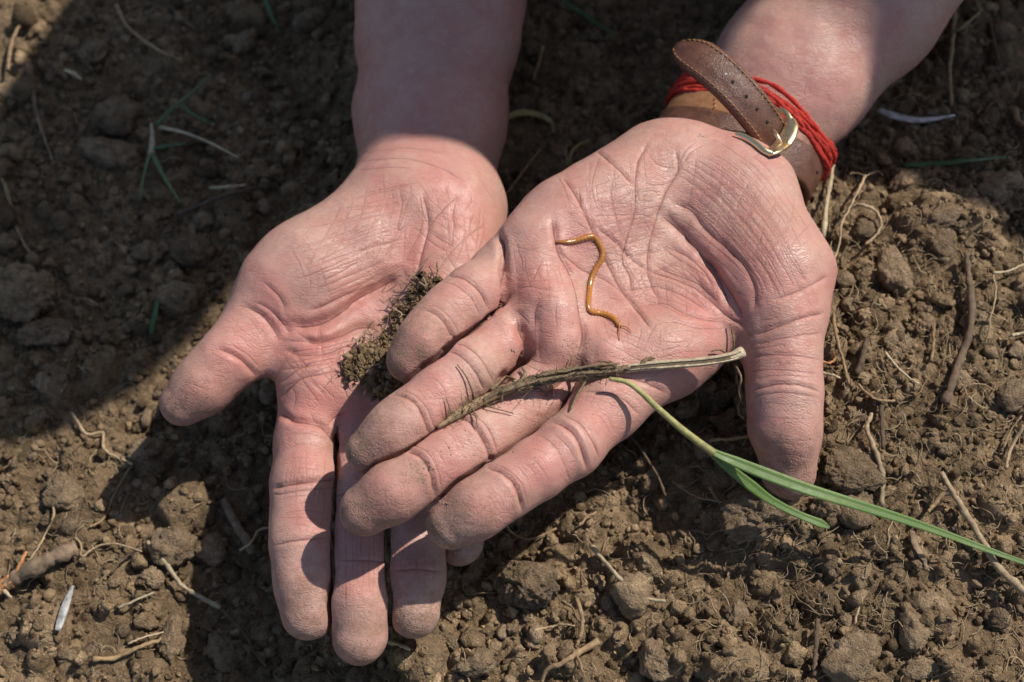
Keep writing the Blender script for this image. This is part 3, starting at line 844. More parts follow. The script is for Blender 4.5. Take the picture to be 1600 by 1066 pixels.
# upper left
litter("stick", "dark stick lying level in the shade left of the left wrist", "stick", M_ROOT_DARK, [(275, 336), (310, 322), (350, 306), (398, 294)], 11, 8, 4)
litter("straw_piece", "pale short straw above the dark stick, left of the wrist", "straw", M_STRAW, [(328, 294), (355, 292), (385, 290)], 6, 5, 4)
litter("root", "pale root hanging down the left edge of the soil", "root", M_ROOT_TAN, [(2, 275), (14, 310), (22, 345), (36, 378), (58, 408)], 8, 5, 3)
litter("root", "thin grey root above the left edge clod, upper left", "root", M_BARK, [(52, 135), (55, 170), (66, 205), (82, 252)], 7, 4, 4)
litter("root", "tan root at the sunlit top left corner", "root", M_ROOT_TAN, [(182, 8), (198, 40), (228, 66), (255, 82), (285, 94)], 8, 5, 4)
litter("straw_piece", "dry twig piece in the sunlit top left corner", "straw", M_ROOT_TAN, [(12, 110), (18, 70), (28, 45), (40, 25)], 8, 6, 4)
litter("straw_piece", "bright short straw bit below the top left corner", "straw", M_STRAW, [(102, 110), (116, 116), (128, 124)], 9, 6, 5)
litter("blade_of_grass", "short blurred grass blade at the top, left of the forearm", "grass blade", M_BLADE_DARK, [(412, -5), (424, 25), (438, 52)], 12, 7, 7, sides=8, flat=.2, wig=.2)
litter("blade_of_grass", "single dark grass blade standing left of the thumb", "grass blade", M_BLADE_DARK, [(236, 522), (242, 490), (248, 462), (252, 442)], 12, 7, 6, sides=8, flat=.2, wig=.2)

# grass tuft: one plant with several leaves
tuft = empty("grass_tuft", G(236, 238, 2)); bpy.context.view_layer.update()
o0 = np.array(tuft.location)
for pts, w, mt in (([(236, 236), (252, 268), (266, 292), (280, 314)], 10, M_BLADE), ([(234, 240), (226, 268), (218, 312)], 8, M_BLADE), ([(236, 232), (262, 228), (292, 224)], 10, M_BLADE_DARK),
                   ([(243, 196), (270, 168), (298, 146), (330, 116)], 11, M_BLADE), ([(248, 198), (290, 208), (330, 224), (372, 246)], 8, M_STRAW), ([(280, 160), (300, 178), (332, 192)], 8, M_BLADE_DARK), ([(236, 244), (238, 215), (236, 192)], 13, M_STRAW)):
    L = catmull([G(x, y, 7 + 2 * i) for i, (x, y) in enumerate(pts)], 6) - o0
    g = Geo(); g.tube(L, np.linspace(1, .35, len(L)) * w * .5 * KPX * .45, 8, flat=.22)
    g.build("leaf", [mt], tuft)
tag(tuft, "small grass tuft with spread leaves in the shade, upper left", "grass tuft")

# hair-fine rootlets: nobody could count them
gh = Geo()
for _ in range(2100):
    px, py = rng.uniform(-20, 1620), rng.uniform(-20, 1090)
    if rng.random() < .5: px = rng.uniform(1080, 1620)
    a = rng.uniform(0, 6.28); ln = rng.uniform(12, 60); pts = []
    for k in range(5):
        pts.append((px, py)); a += rng.normal(0, .75); px += math.cos(a) * ln / 4; py += math.sin(a) * ln / 4
    W = []; lf = rng.uniform(.3, 2.2)
    for (x, y) in pts:
        p = P(x, y, -20); z = 0
        for _k in range(3):
            z = float(H(np.array([p[0]]), np.array([p[1]]))[0]) * 1000 + lf; p = P(x, y, z)
        W.append(p)
    gh.tube(catmull(W, 3), rng.uniform(.8, 2.4) * KPX * .42 * .5, 3, caps=False, a=rng.uniform(-1.0, .4))
hairs = gh.build("root_hairs", [M_ROOT_PALE])
tag(hairs, "hair-fine tan rootlets strewn over the loose soil", "rootlets", kind="stuff")
# ------------------------------------------------------------------ the two hands
def q(px, py, z, r): return PR(px, py, z, r)

def flat_limb(body, pts, spread, k=0.012):
    """forearm: two parallel cones side by side; pts = [(px,py,z,half_width_px)], spread = share of the half width taken by the offset"""
    prev = None
    for i, (px, py, z, w) in enumerate(pts):
        j = min(i + 1, len(pts) - 1); i0 = max(j - 1, 0)
        d = np.array((pts[j][0] - pts[i0][0], pts[j][1] - pts[i0][1]), float); d /= np.linalg.norm(d)
        nx, ny = -d[1], d[0]
        o = w * spread; r = w * (1 - spread)
        cur = [q(px + nx * o, py + ny * o, z, r), q(px - nx * o, py - ny * o, z, r), q(px, py, z, r * 1.04)]
        if prev:
            for a, b in zip(prev, cur): body.add(a, b, k)
        prev = cur

# upper hand (on the right of the picture) -------------------------------------
HT = Body()
flat_limb(HT, [(1160, 222, -3, 98), (1236, 118, 0, 114), (1330, -5, 8, 134), (1480, -200, 24, 150), (1600, -370, 36, 160)], 0.36)
# metacarpal mass
HT.add(q(1150, 300, 12, 66), q(1035, 560, 21, 56))
HT.add(q(1110, 290, 12, 66), q(935, 545, 21, 54))
HT.add(q(1065, 283, 12, 64), q(868, 500, 21, 54))
HT.add(q(1020, 275, 16, 68), q(838, 412, 23, 58))
# hypothenar, thenar
HT.add(q(1035, 272, 22, 70), q(885, 352, 25, 74), 0.012)
HT.add(q(1080, 266, 22, 58), q(1118, 274, 22, 54), 0.010)
HT.add(q(1172, 308, 23, 76), q(1210, 430, 26, 77), 0.010)
HT.add(q(1120, 330, 20, 66), q(1178, 450, 22, 60), 0.012)
# pads under the fingers
HT.add(q(830, 382, 30.2, 44), q(847, 470, 31.2, 43), 0.009)
HT.add(q(868, 495, 30.5, 38), q(872, 546, 30, 34), 0.007)
HT.add(q(945, 556, 29, 42), q(975, 548, 28, 40), 0.006)
HT.add(q(1040, 548, 26, 46), q(1075, 540, 24, 40), 0.008)
# web to the thumb
HT.add(q(1150, 455, 17, 40), q(1075, 545, 20, 42), 0.010)
# fingers: index, middle, ring, little, thumb
T_FINGERS = [
    [q(1020, 572, 21, 60), q(950, 634, 25, 52), q(890, 696, 30, 46.5), q(838, 733, 31.5, 44.5), q(788, 766, 32, 44), q(745, 794, 32.5, 45), q(706, 817, 29.5, 42)],
    [q(905, 560, 20, 52), q(835, 618, 24, 46), q(745, 686, 31, 44), q(701, 715, 33, 43), q(658, 742, 33.5, 42.5), q(615, 769, 33.5, 44.5), q(572, 797, 30, 42)],
    [q(845, 500, 22, 48), q(795, 529, 26, 45), q(727, 579, 33, 44.5), q(687, 613, 35, 42), q(646, 650, 35.5, 41.5), q(612, 677, 35.5, 42.5), q(579, 704, 32.5, 39.5)],
    [q(835, 405, 24, 40), q(785, 420, 27, 40), q(737, 458, 33, 41), q(709, 482, 35, 38.5), q(682, 508, 36, 38), q(661, 534, 36.5, 39), q(641, 562, 34.5, 37)],
    [q(1218, 432, 26, 76), q(1226, 505, 26, 60), q(1226, 560, 25, 53), q(1226, 612, 23, 54), q(1226, 668, 19, 53), q(1233, 740, 11, 42)],
]
for i, f in enumerate(T_FINGERS):
    HT.finger(f, (0.006, 0.005, 0.005, 0.0045, 0.011)[i])

# lower hand (on the left of the picture) ---------------------------------------
HB = Body()
flat_limb(HB, [(668, 268, -6, 108), (673, 180, -9, 107), (684, 60, -8, 115), (689, -20, -4, 120), (700, -220, 14, 140), (706, -420, 30, 152)], 0.36)
HB.add(q(630, 320, -3, 76), q(492, 590, 2, 52))
HB.add(q(660, 320, -3, 76), q(560, 610, 0, 50))
HB.add(q(690, 325, -3, 72), q(625, 610, -1, 50))
HB.add(q(702, 330, -2, 74), q(690, 590, -2, 50))
HB.add(q(696, 340, 3, 75), q(708, 470, 4, 70), 0.012)
HB.add(q(612, 345, 3, 80), q(478, 436, 5, 84), 0.012)
HB.add(q(655, 318, 0, 66), q(640, 330, 2, 66), 0.012)
HB.add(q(560, 400, 4, 76), q(520, 430, 4, 66), 0.010)
HB.add(q(492, 480, 0, 56), q(500, 560, 2, 56), 0.008)
HB.add(q(500, 612, 7, 48), q(545, 625, 6, 44), 0.006)
HB.add(q(610, 620, 4, 46), q(660, 600, 3, 46), 0.006)
B_FINGERS = [
    [q(492, 600, 2, 54), q(482, 690, 4, 48.5), q(476, 755, 6, 49.5), q(474, 805, 6, 47.5), q(474, 850, 6, 47), q(478, 905, 5, 46.5), q(483, 957, 3, 43)],
    [q(556, 615, 0, 50), q(560, 700, 1, 46), q(563, 780, 3, 46), q(562, 840, 4, 45), q(562, 885, 4, 44.5), q(562, 940, 4, 46), q(563, 996, 2, 44.5)],
    [q(622, 615, -1, 48), q(636, 700, 0, 44), q(644, 790, 2, 44), q(647, 850, 3, 43), q(648, 900, 3, 43.5), q(647, 956, 2, 42)],
    [q(688, 590, -2, 46), q(700, 680, -3, 41), q(712, 770, -3, 38), q(718, 846, -4, 37)],
    [q(480, 438, 5, 78), q(438, 462, 6, 62), q(400, 503, 6, 48.5), q(374, 540, 7, 47), q(350, 570, 7, 47.5), q(319, 601, 6, 44), q(286, 629, 4, 35)],
]
for i, f in enumerate(B_FINGERS):
    HB.finger(f, (0.005, 0.004, 0.004, 0.004, 0.011)[i])

def fam(A, B, n, depth, width, jit=3.0, t0=0.0, t1=1.0):
    """a family of fine lines running between two guide lines"""
    out = []
    A = np.array(A, float); B = np.array(B, float)
    r = np.random.default_rng(int(abs(A.sum() + B.sum())) % 9999)
    for i in range(n):
        u = t0 + (t1 - t0) * (i + r.uniform(-.3, .3)) / max(n - 1, 1)
        L = A * (1 - u) + B * u + r.normal(0, jit, A.shape)
        L = catmull(np.c_[L, np.zeros(len(L))], 5)[:, :2]
        a = int(r.uniform(0, .35) * len(L)); b = len(L) - int(r.uniform(0, .35) * len(L))
        out.append((L[a:b], depth * r.uniform(.5, 1.25), width * r.uniform(.8, 1.2)))
    return out

C = lambda pts, d, w: (catmull(np.c_[np.array(pts, float), np.zeros(len(pts))], 6)[:, :2], d, w)
T_CREASES = [
    # main palm lines
    C([(880, 278), (898, 302), (917, 340), (928, 366), (940, 395), (968, 450), (1005, 497), (1020, 515)], .85, .75),
    C([(928, 352), (956, 374), (984, 403), (1013, 422), (1046, 434), (1083, 450), (1108, 470), (1140, 498), (1168, 510)], .8, .8),
    C([(928, 231), (956, 256), (978, 278), (992, 292)], .8, .8),
    C([(1013, 222), (998, 251), (993, 282), (993, 313), (990, 341), (979, 374), (972, 408), (984, 434), (986, 462)], .7, .6),
    C([(1055, 231), (1060, 265), (1043, 296), (1028, 335), (1015, 380), (1011, 420), (1018, 448), (1029, 470)], .7, .65),
    C([(1010, 238), (1030, 258), (1058, 264)], .5, .6), C([(1063, 262), (1080, 238), (1098, 225)], .45, .5),
    C([(1060, 258), (1072, 235), (1090, 218)], .4, .5),
    C([(951, 282), (955, 300), (961, 330), (968, 358), (977, 380)], .4, .5),
    C([(862, 340), (870, 380), (880, 405), (893, 430), (903, 460), (908, 490), (909, 530), (902, 555)], 1.1, 1.0),
    C([(876, 393), (898, 412), (915, 425), (945, 438), (975, 460), (1000, 485)], .6, .6),
    C([(860, 262), (880, 290), (890, 320)], .35, .5), C([(905, 290), (907, 318), (912, 335)], .4, .5),
    C([(925, 315), (955, 318), (990, 318)], .3, .5), C([(917, 338), (960, 337), (1000, 336), (1024, 344)], .4, .5),
    C([(995, 284), (1025, 290), (1050, 285)], .35, .5), C([(990, 340), (1010, 352), (1020, 375)], .35, .5),
    C([(940, 395), (975, 400), (1010, 395), (1040, 388)], .4, .55), C([(985, 425), (1010, 428), (1035, 420), (1060, 410)], .4, .6),
    C([(965, 455), (990, 452), (1020, 448), (1050, 455), (1080, 470), (1110, 490)], .6, .7),
    C([(1000, 480), (1035, 475), (1060, 485), (1095, 498), (1130, 505)], .6, .8),
    C([(1020, 505), (1055, 502), (1090, 512), (1130, 515)], .35, .7),
    # thenar folds
    C([(1032, 335), (1052, 352), (1075, 375), (1103, 408), (1128, 440), (1150, 475), (1164, 502)], 1.5, 1.5),
    C([(1046, 315), (1080, 330), (1100, 358), (1139, 391), (1165, 420), (1180, 455), (1178, 490)], .9, 1.2),
    C([(1018, 412), (1050, 428), (1090, 445), (1125, 478)], .7, 1.0),
    C([(1095, 400), (1112, 420), (1130, 455), (1142, 490)], 1.0, 1.2),
    C([(1040, 385), (1075, 402), (1100, 425), (1118, 455)], .6, .9),
    # thumb
    C([(1174, 612), (1200, 603), (1226, 600), (1255, 603), (1281, 612)], 0.83, .7), C([(1175, 622), (1210, 614), (1250, 616), (1280, 622)], 0.45, .5),
    C([(1170, 560), (1200, 556), (1240, 556), (1280, 562)], 0.45, .6), C([(1172, 582), (1210, 578), (1280, 584)], 0.38, .5),
    C([(1176, 525), (1205, 515), (1245, 500), (1290, 488)], 0.75, .9), C([(1174, 540), (1210, 532), (1250, 524), (1284, 520)], 0.52, .7),
    C([(1200, 470), (1235, 460), (1270, 445), (1296, 430)], 0.60, .9),
    # index
    C([(861, 660), (885, 668), (905, 692), (917, 734)], 1.10, .7), C([(878, 648), (905, 662), (926, 690), (936, 716)], 0.85, .6),
    C([(838, 678), (862, 693), (880, 720), (890, 752)], 0.42, .5), C([(761, 731), (786, 741), (806, 763), (816, 800)], 1.19, .65), C([(771, 725), (797, 738), (816, 760), (824, 792)], 0.51, .5),
    C([(905, 612), (940, 612), (975, 625), (1000, 650)], 0.68, .8), C([(925, 590), (965, 588), (1005, 597), (1040, 615)], 0.85, .9),
    # middle
    C([(633, 704), (655, 712), (672, 738), (680, 777)], 1.19, .65), C([(646, 697), (668, 708), (684, 735), (690, 768)], 0.51, .5),
    C([(708, 650), (735, 660), (757, 690), (768, 722)], 1.02, .7), C([(722, 642), (750, 655), (770, 680), (778, 710)], 0.68, .6),
    # ring
    C([(616, 617), (636, 622), (657, 642), (673, 690)], 1.02, .6), C([(626, 610), (648, 618), (668, 640), (680, 675)], 0.59, .5),
    C([(692, 545), (715, 552), (742, 580), (758, 612)], 0.77, .7), C([(708, 535), (730, 540), (755, 565), (772, 598)], 0.68, .7),
    # little
    C([(656, 484), (676, 487), (696, 504), (710, 530)], 1.02, .6), C([(662, 478), (684, 480), (705, 498), (718, 522)], 0.51, .5),
    C([(700, 430), (725, 434), (750, 456), (766, 488)], 0.94, .7), C([(690, 440), (714, 446), (738, 466), (752, 496)], 0.51, .5),
    # folds at the roots of the fingers
    C([(776, 362), (785, 385), (788, 430), (784, 470), (764, 498)], 2.6, 1.1),
    C([(806, 498), (815, 520), (821, 540), (818, 560), (800, 580), (780, 592)], 2.8, 1.5),
    C([(905, 572), (890, 592), (870, 608), (845, 625)], 2.4, 1.5),
    C([(803, 455), (825, 448), (850, 452), (875, 458)], .35, .8), C([(800, 480), (822, 500), (835, 515)], .4, .8), C([(850, 400), (838, 425), (826, 450)], .4, .6),
    C([(845, 462), (836, 490), (838, 520)], .6, 1.4), C([(872, 462), (868, 490), (870, 520)], .35, 1.2),
    C([(825, 560), (840, 566), (860, 570)], .4, .6), C([(818, 570), (838, 577), (858, 582)], .4, .6),
] + fam([(1075, 232), (1135, 268), (1195, 330), (1240, 400), (1275, 455)], [(1046, 305), (1085, 330), (1142, 388), (1185, 440), (1200, 490)], 15, .32, .5, 2.5) \
  + fam([(1100, 232), (1090, 290), (1075, 340), (1060, 380)], [(1255, 310), (1235, 350), (1205, 400), (1180, 440)], 15, .18, .4, 5) \
  + fam([(1130, 215), (1190, 260), (1245, 330), (1280, 400)], [(1075, 232), (1135, 268), (1195, 330), (1240, 400)], 7, .2, .4, 3) \
  + fam([(1010, 380), (1040, 395), (1075, 420), (1110, 455)], [(985, 465), (1020, 470), (1070, 488), (1130, 512)], 9, .35, .6, 4) \
  + fam([(1000, 400), (1010, 440), (1015, 480)], [(1110, 420), (1115, 455), (1120, 500)], 9, .25, .45, 5) \
  + fam([(900, 245), (905, 300), (912, 350), (925, 400)], [(1020, 225), (1015, 300), (1010, 370), (1000, 440)], 8, .22, .45, 8) \
  + fam([(870, 290), (930, 270), (990, 255), (1050, 250)], [(900, 430), (950, 420), (1000, 400), (1040, 390)], 10, .2, .45, 7) \
  + fam([(925, 480), (960, 510), (1000, 530), (1050, 545)], [(920, 545), (950, 560), (1000, 580), (1050, 585)], 6, .25, .6, 5) \
  + fam([(800, 370), (805, 410), (810, 450)], [(870, 400), (880, 440), (890, 490)], 7, .2, .6, 5) \
  + fam([(1176, 505), (1210, 498), (1260, 490)], [(1176, 598), (1220, 592), (1278, 598)], 12, .22, .5, 2) \
  + fam([(1180, 640), (1220, 632), (1278, 640)], [(1190, 720), (1225, 712), (1276, 720)], 5, .12, .5, 3) \
  + fam([(780, 735), (800, 748), (822, 790)], [(860, 680), (885, 700), (900, 735)], 7, .16, .45, 2) \
  + fam([(890, 655), (915, 668), (938, 705)], [(960, 605), (990, 622), (1010, 645)], 6, .16, .5, 3) \
  + fam([(655, 700), (672, 712), (690, 755)], [(720, 655), (745, 670), (765, 710)], 7, .16, .45, 2) \
  + fam([(640, 605), (660, 618), (680, 655)], [(710, 550), (735, 562), (755, 600)], 7, .16, .45, 2) \
  + fam([(675, 478), (695, 486), (715, 515)], [(715, 430), (738, 440), (758, 475)], 6, .16, .45, 2) \
  + fam([(870, 300), (900, 360), (930, 420), (960, 480)], [(985, 230), (1000, 300), (1015, 380), (1030, 450)], 9, .16, .4, 12) \
  + fam([(880, 330), (930, 320), (1000, 300), (1060, 290)], [(930, 470), (980, 460), (1030, 445), (1080, 430)], 12, .16, .4, 9) \
  + fam([(1060, 280), (1110, 300), (1170, 350), (1220, 420)], [(1020, 400), (1060, 420), (1110, 460), (1150, 500)], 14, .22, .4, 5) \
  + fam([(1140, 240), (1120, 280), (1100, 320)], [(1270, 360), (1240, 390), (1215, 420)], 16, .14, .4, 7) \
  + fam([(1010, 520), (1060, 515), (1110, 520)], [(1010, 590), (1050, 580), (1090, 560)], 6, .2, .4, 6) \
  + fam([(940, 480), (945, 520), (950, 560)], [(1080, 510), (1080, 540), (1070, 570)], 8, .14, .4, 7) \
  + fam([(805, 385), (830, 380), (855, 385)], [(815, 520), (845, 515), (880, 520)], 10, .16, .4, 6)

B_CREASES = [
    C([(453, 512), (484, 509), (513, 501), (541, 484), (558, 470), (597, 448), (625, 431)], 1.9, 1.6),
    C([(470, 524), (490, 535), (527, 527), (558, 513), (591, 510)], 1.1, 1.2),
    C([(441, 545), (470, 555), (510, 552), (545, 540), (580, 528)], .8, 1.0), C([(480, 487), (505, 478), (530, 466), (560, 452)], .8, .9),
    C([(437, 600), (470, 575), (500, 563), (535, 557)], .8, .9), C([(437, 622), (473, 591), (507, 583), (535, 577)], .9, .9), C([(460, 545), (475, 568), (490, 580)], .5, .7),
    C([(437, 645), (456, 656), (482, 660), (505, 666), (521, 684), (528, 700)], 1.6, 1.1), C([(483, 640), (490, 655), (505, 664)], .7, 1.0), C([(495, 597), (515, 615), (530, 628)], .5, 1.2), C([(510, 668), (522, 655), (545, 640)], .8, 1.4),
    C([(455, 600), (462, 620), (458, 645)], .4, 1.0),
    C([(660, 300), (668, 330), (669, 359), (657, 400), (650, 444), (640, 470)], .8, .8), C([(622, 285), (628, 320), (622, 360), (640, 345)], .45, .6),
    C([(668, 358), (690, 330), (715, 308)], .5, .6), C([(668, 360), (695, 378), (720, 392)], .5, .6), C([(715, 308), (708, 335), (712, 365)], .45, .6), C([(655, 300), (660, 330), (672, 360)], .4, .5),
    C([(690, 385), (705, 410), (715, 430)], .4, .6), C([(740, 330), (735, 360), (750, 390)], .3, .6), C([(680, 430), (700, 400), (730, 370), (760, 350)], .4, .6),
    C([(556, 255), (590, 250), (640, 248), (690, 262), (725, 285)], .5, 1.2), C([(560, 240), (600, 235), (650, 232), (700, 240)], .3, 1.0),
    C([(548, 268), (600, 262), (650, 262)], .35, .9),
    # thumb
    C([(378, 478), (398, 486), (418, 503), (436, 530)], 1.02, .9), C([(392, 470), (415, 480), (436, 500), (450, 520)], 0.68, .8), C([(332, 545), (352, 548), (378, 562), (400, 588)], 1.10, .8), C([(340, 536), (364, 541), (388, 555), (408, 578)], 0.51, .6),
    C([(295, 598), (315, 606), (330, 615)], 0.34, .5), C([(410, 440), (428, 455), (440, 470), (446, 490)], 0.68, .9),
    # fingers
    C([(424, 764), (450, 757), (500, 752), (528, 748)], 1.02, .75), C([(424, 774), (460, 768), (500, 764), (527, 762)], 0.59, .6), C([(427, 853), (455, 846), (490, 842), (522, 840)], 0.85, .65),
    C([(517, 778), (545, 772), (580, 772), (608, 778)], 0.85, .7), C([(518, 880), (545, 876), (580, 876), (607, 880)], 0.68, .65),
    C([(604, 780), (645, 776), (688, 782)], 0.85, .7), C([(604, 893), (645, 890), (690, 894)], 0.68, .65),
] + fam([(440, 390), (500, 372), (570, 345), (650, 325)], [(482, 492), (530, 470), (580, 448), (640, 420)], 16, .34, .5, 3) \
  + fam([(540, 290), (530, 330), (505, 380), (480, 420)], [(650, 290), (640, 340), (620, 390), (590, 430)], 12, .2, .45, 5) \
  + fam([(555, 300), (600, 290), (660, 285)], [(500, 360), (570, 345), (650, 325)], 7, .2, .45, 4) \
  + fam([(450, 520), (500, 530), (560, 515)], [(440, 600), (490, 580), (540, 570)], 10, .5, .7, 5) \
  + fam([(470, 520), (480, 550), (470, 590)], [(560, 500), (550, 540), (540, 580)], 8, .35, .6, 6) \
  + fam([(680, 300), (690, 360), (690, 420)], [(760, 320), (760, 370), (750, 420)], 7, .22, .5, 8) \
  + fam([(445, 680), (448, 720), (446, 760), (445, 840)], [(515, 700), (512, 740), (510, 780), (506, 840)], 11, .16, .4, 2) \
  + fam([(535, 780), (533, 830), (532, 900), (535, 960)], [(595, 780), (593, 830), (592, 900), (590, 950)], 8, .13, .4, 2) \
  + fam([(620, 840), (620, 880), (622, 930)], [(675, 850), (675, 890), (672, 930)], 6, .13, .4, 2) \
  + fam([(385, 470), (400, 480), (425, 510)], [(345, 540), (365, 552), (395, 580)], 7, .16, .5, 2) \
  + fam([(470, 350), (540, 330), (620, 310)], [(520, 450), (570, 430), (630, 400)], 12, .2, .4, 6) \
  + fam([(450, 380), (470, 420), (480, 470)], [(640, 310), (640, 360), (630, 420)], 14, .16, .4, 9) \
  + fam([(650, 300), (700, 330), (750, 370)], [(640, 400), (680, 420), (720, 440)], 8, .2, .4, 8) \
  + fam([(440, 560), (480, 600), (510, 640)], [(500, 530), (540, 570), (570, 610)], 8, .25, .4, 6) \
  + fam([(440, 690), (480, 684), (520, 690)], [(430, 830), (475, 824), (515, 830)], 12, .12, .4, 3) \
  + fam([(590, 260), (600, 290), (600, 320)], [(740, 280), (750, 310), (755, 340)], 8, .16, .4, 8)

def ray_polyline(bvh, L):
    pts = []
    for x, y in L:
        d = Vector(ray(x, y))
        h = bvh.ray_cast(Vector(CAM), d.normalized())
        if h[0] is not None: pts.append(np.array(h[0]))
    return pts

def seg_dist(p, n, pts):
    """signed distance to a polyline (sign = side of it on the skin) and whether the foot lies beyond its ends"""
    best = np.full(len(p), 1.0); sg = np.ones(len(p)); beyond = np.zeros(len(p), bool)
    m = len(pts) - 1
    for k in range(m):
        a, b = pts[k], pts[k + 1]
        ab = b - a; L2 = float(ab @ ab)
        if L2 < 1e-14 or L2 > 0.006 ** 2: continue
        tt = ((p - a) @ ab) / L2
        t = np.clip(tt, 0, 1)
        v = p - a - t[:, None] * ab
        d = np.linalg.norm(v, axis=1)
        u = d < best
        best[u] = d[u]
        sg[u] = np.where((np.cross(v[u], ab) * n[u]).sum(1) > 0, 1.0, -1.0)
        beyond[u] = ((k == 0) & (tt[u] < 0)) | ((k == m - 1) & (tt[u] > 1))
    return best * sg, beyond

def smooth01(x, a, b):
    t = np.clip((x - a) / (b - a), 0, 1)
    return t * t * (3 - 2 * t)

NLAY = 5
def spots_attr(V, bvh, spots):
    r_ = np.zeros(len(V))
    for x, y, rad, st in spots:
        h = ray_polyline(bvh, [(x, y)])
        if not h: continue
        d = np.linalg.norm(V - h[0], axis=1) / (rad * KPX * 0.4)
        r_ = np.maximum(r_, st * np.exp(-d * d * 1.2))
    return np.clip(r_ * (1 + 0.5 * fbm(V, 160, 3, 6.0)), 0, 1)
T_RED = [(830, 440, 60, .7), (860, 520, 50, .6), (905, 400, 60, .4), (1000, 470, 80, .5), (1100, 490, 60, .75), (1120, 420, 50, .6), (1060, 560, 60, .55), (960, 560, 50, .5), (1230, 560, 50, .45), (1225, 690, 50, .4), (840, 720, 45, .55), (745, 790, 40, .4), (700, 715, 45, .6), (610, 765, 40, .45), (680, 615, 45, .55), (610, 680, 40, .4),
         (720, 470, 40, .55), (660, 530, 40, .45), (950, 640, 50, .5), (1010, 250, 60, .35), (1190, 420, 60, .5), (800, 530, 40, .6), (1240, 460, 60, .45)]
B_RED = [(520, 620, 60, .95), (470, 640, 50, .8), (560, 640, 50, .9), (500, 540, 70, .7), (450, 500, 50, .6), (650, 400, 60, .6), (720, 340, 60, .6), (610, 300, 50, .45), (480, 720, 45, .55), (478, 800, 40, .5), (565, 900, 45, .55), (560, 830, 40, .5), (650, 890, 40, .5), (370, 550, 45, .6), (420, 470, 50, .5), (300, 620, 40, .45), (560, 470, 60, .5), (690, 290, 50, .5)]
T_DIRT = [(905, 550, 34, .6), (900, 580, 30, .5), (655, 740, 22, .9), (662, 725, 12, .9), (690, 785, 14, .8), (700, 840, 40, 1), (560, 825, 40, 1), (560, 725, 36, .9), (1160, 520, 30, .6), (1225, 690, 34, .6), (1235, 740, 34, .9), (880, 650, 22, .45), (815, 790, 26, .6), (680, 770, 22, .6), (770, 600, 34, .4), (610, 590, 24, .7), (820, 560, 20, .7), (940, 545, 24, .35), (1100, 215, 10, .5)]
B_DIRT = [(640, 968, 26, 1), (665, 962, 16, 1), (620, 965, 14, .9), (560, 1015, 40, .8), (480, 985, 34, .7), (275, 640, 36, .8), (340, 590, 20, .4), (600, 540, 40, .5), (560, 590, 40, .55), (640, 470, 34, .5), (520, 690, 24, .6)]
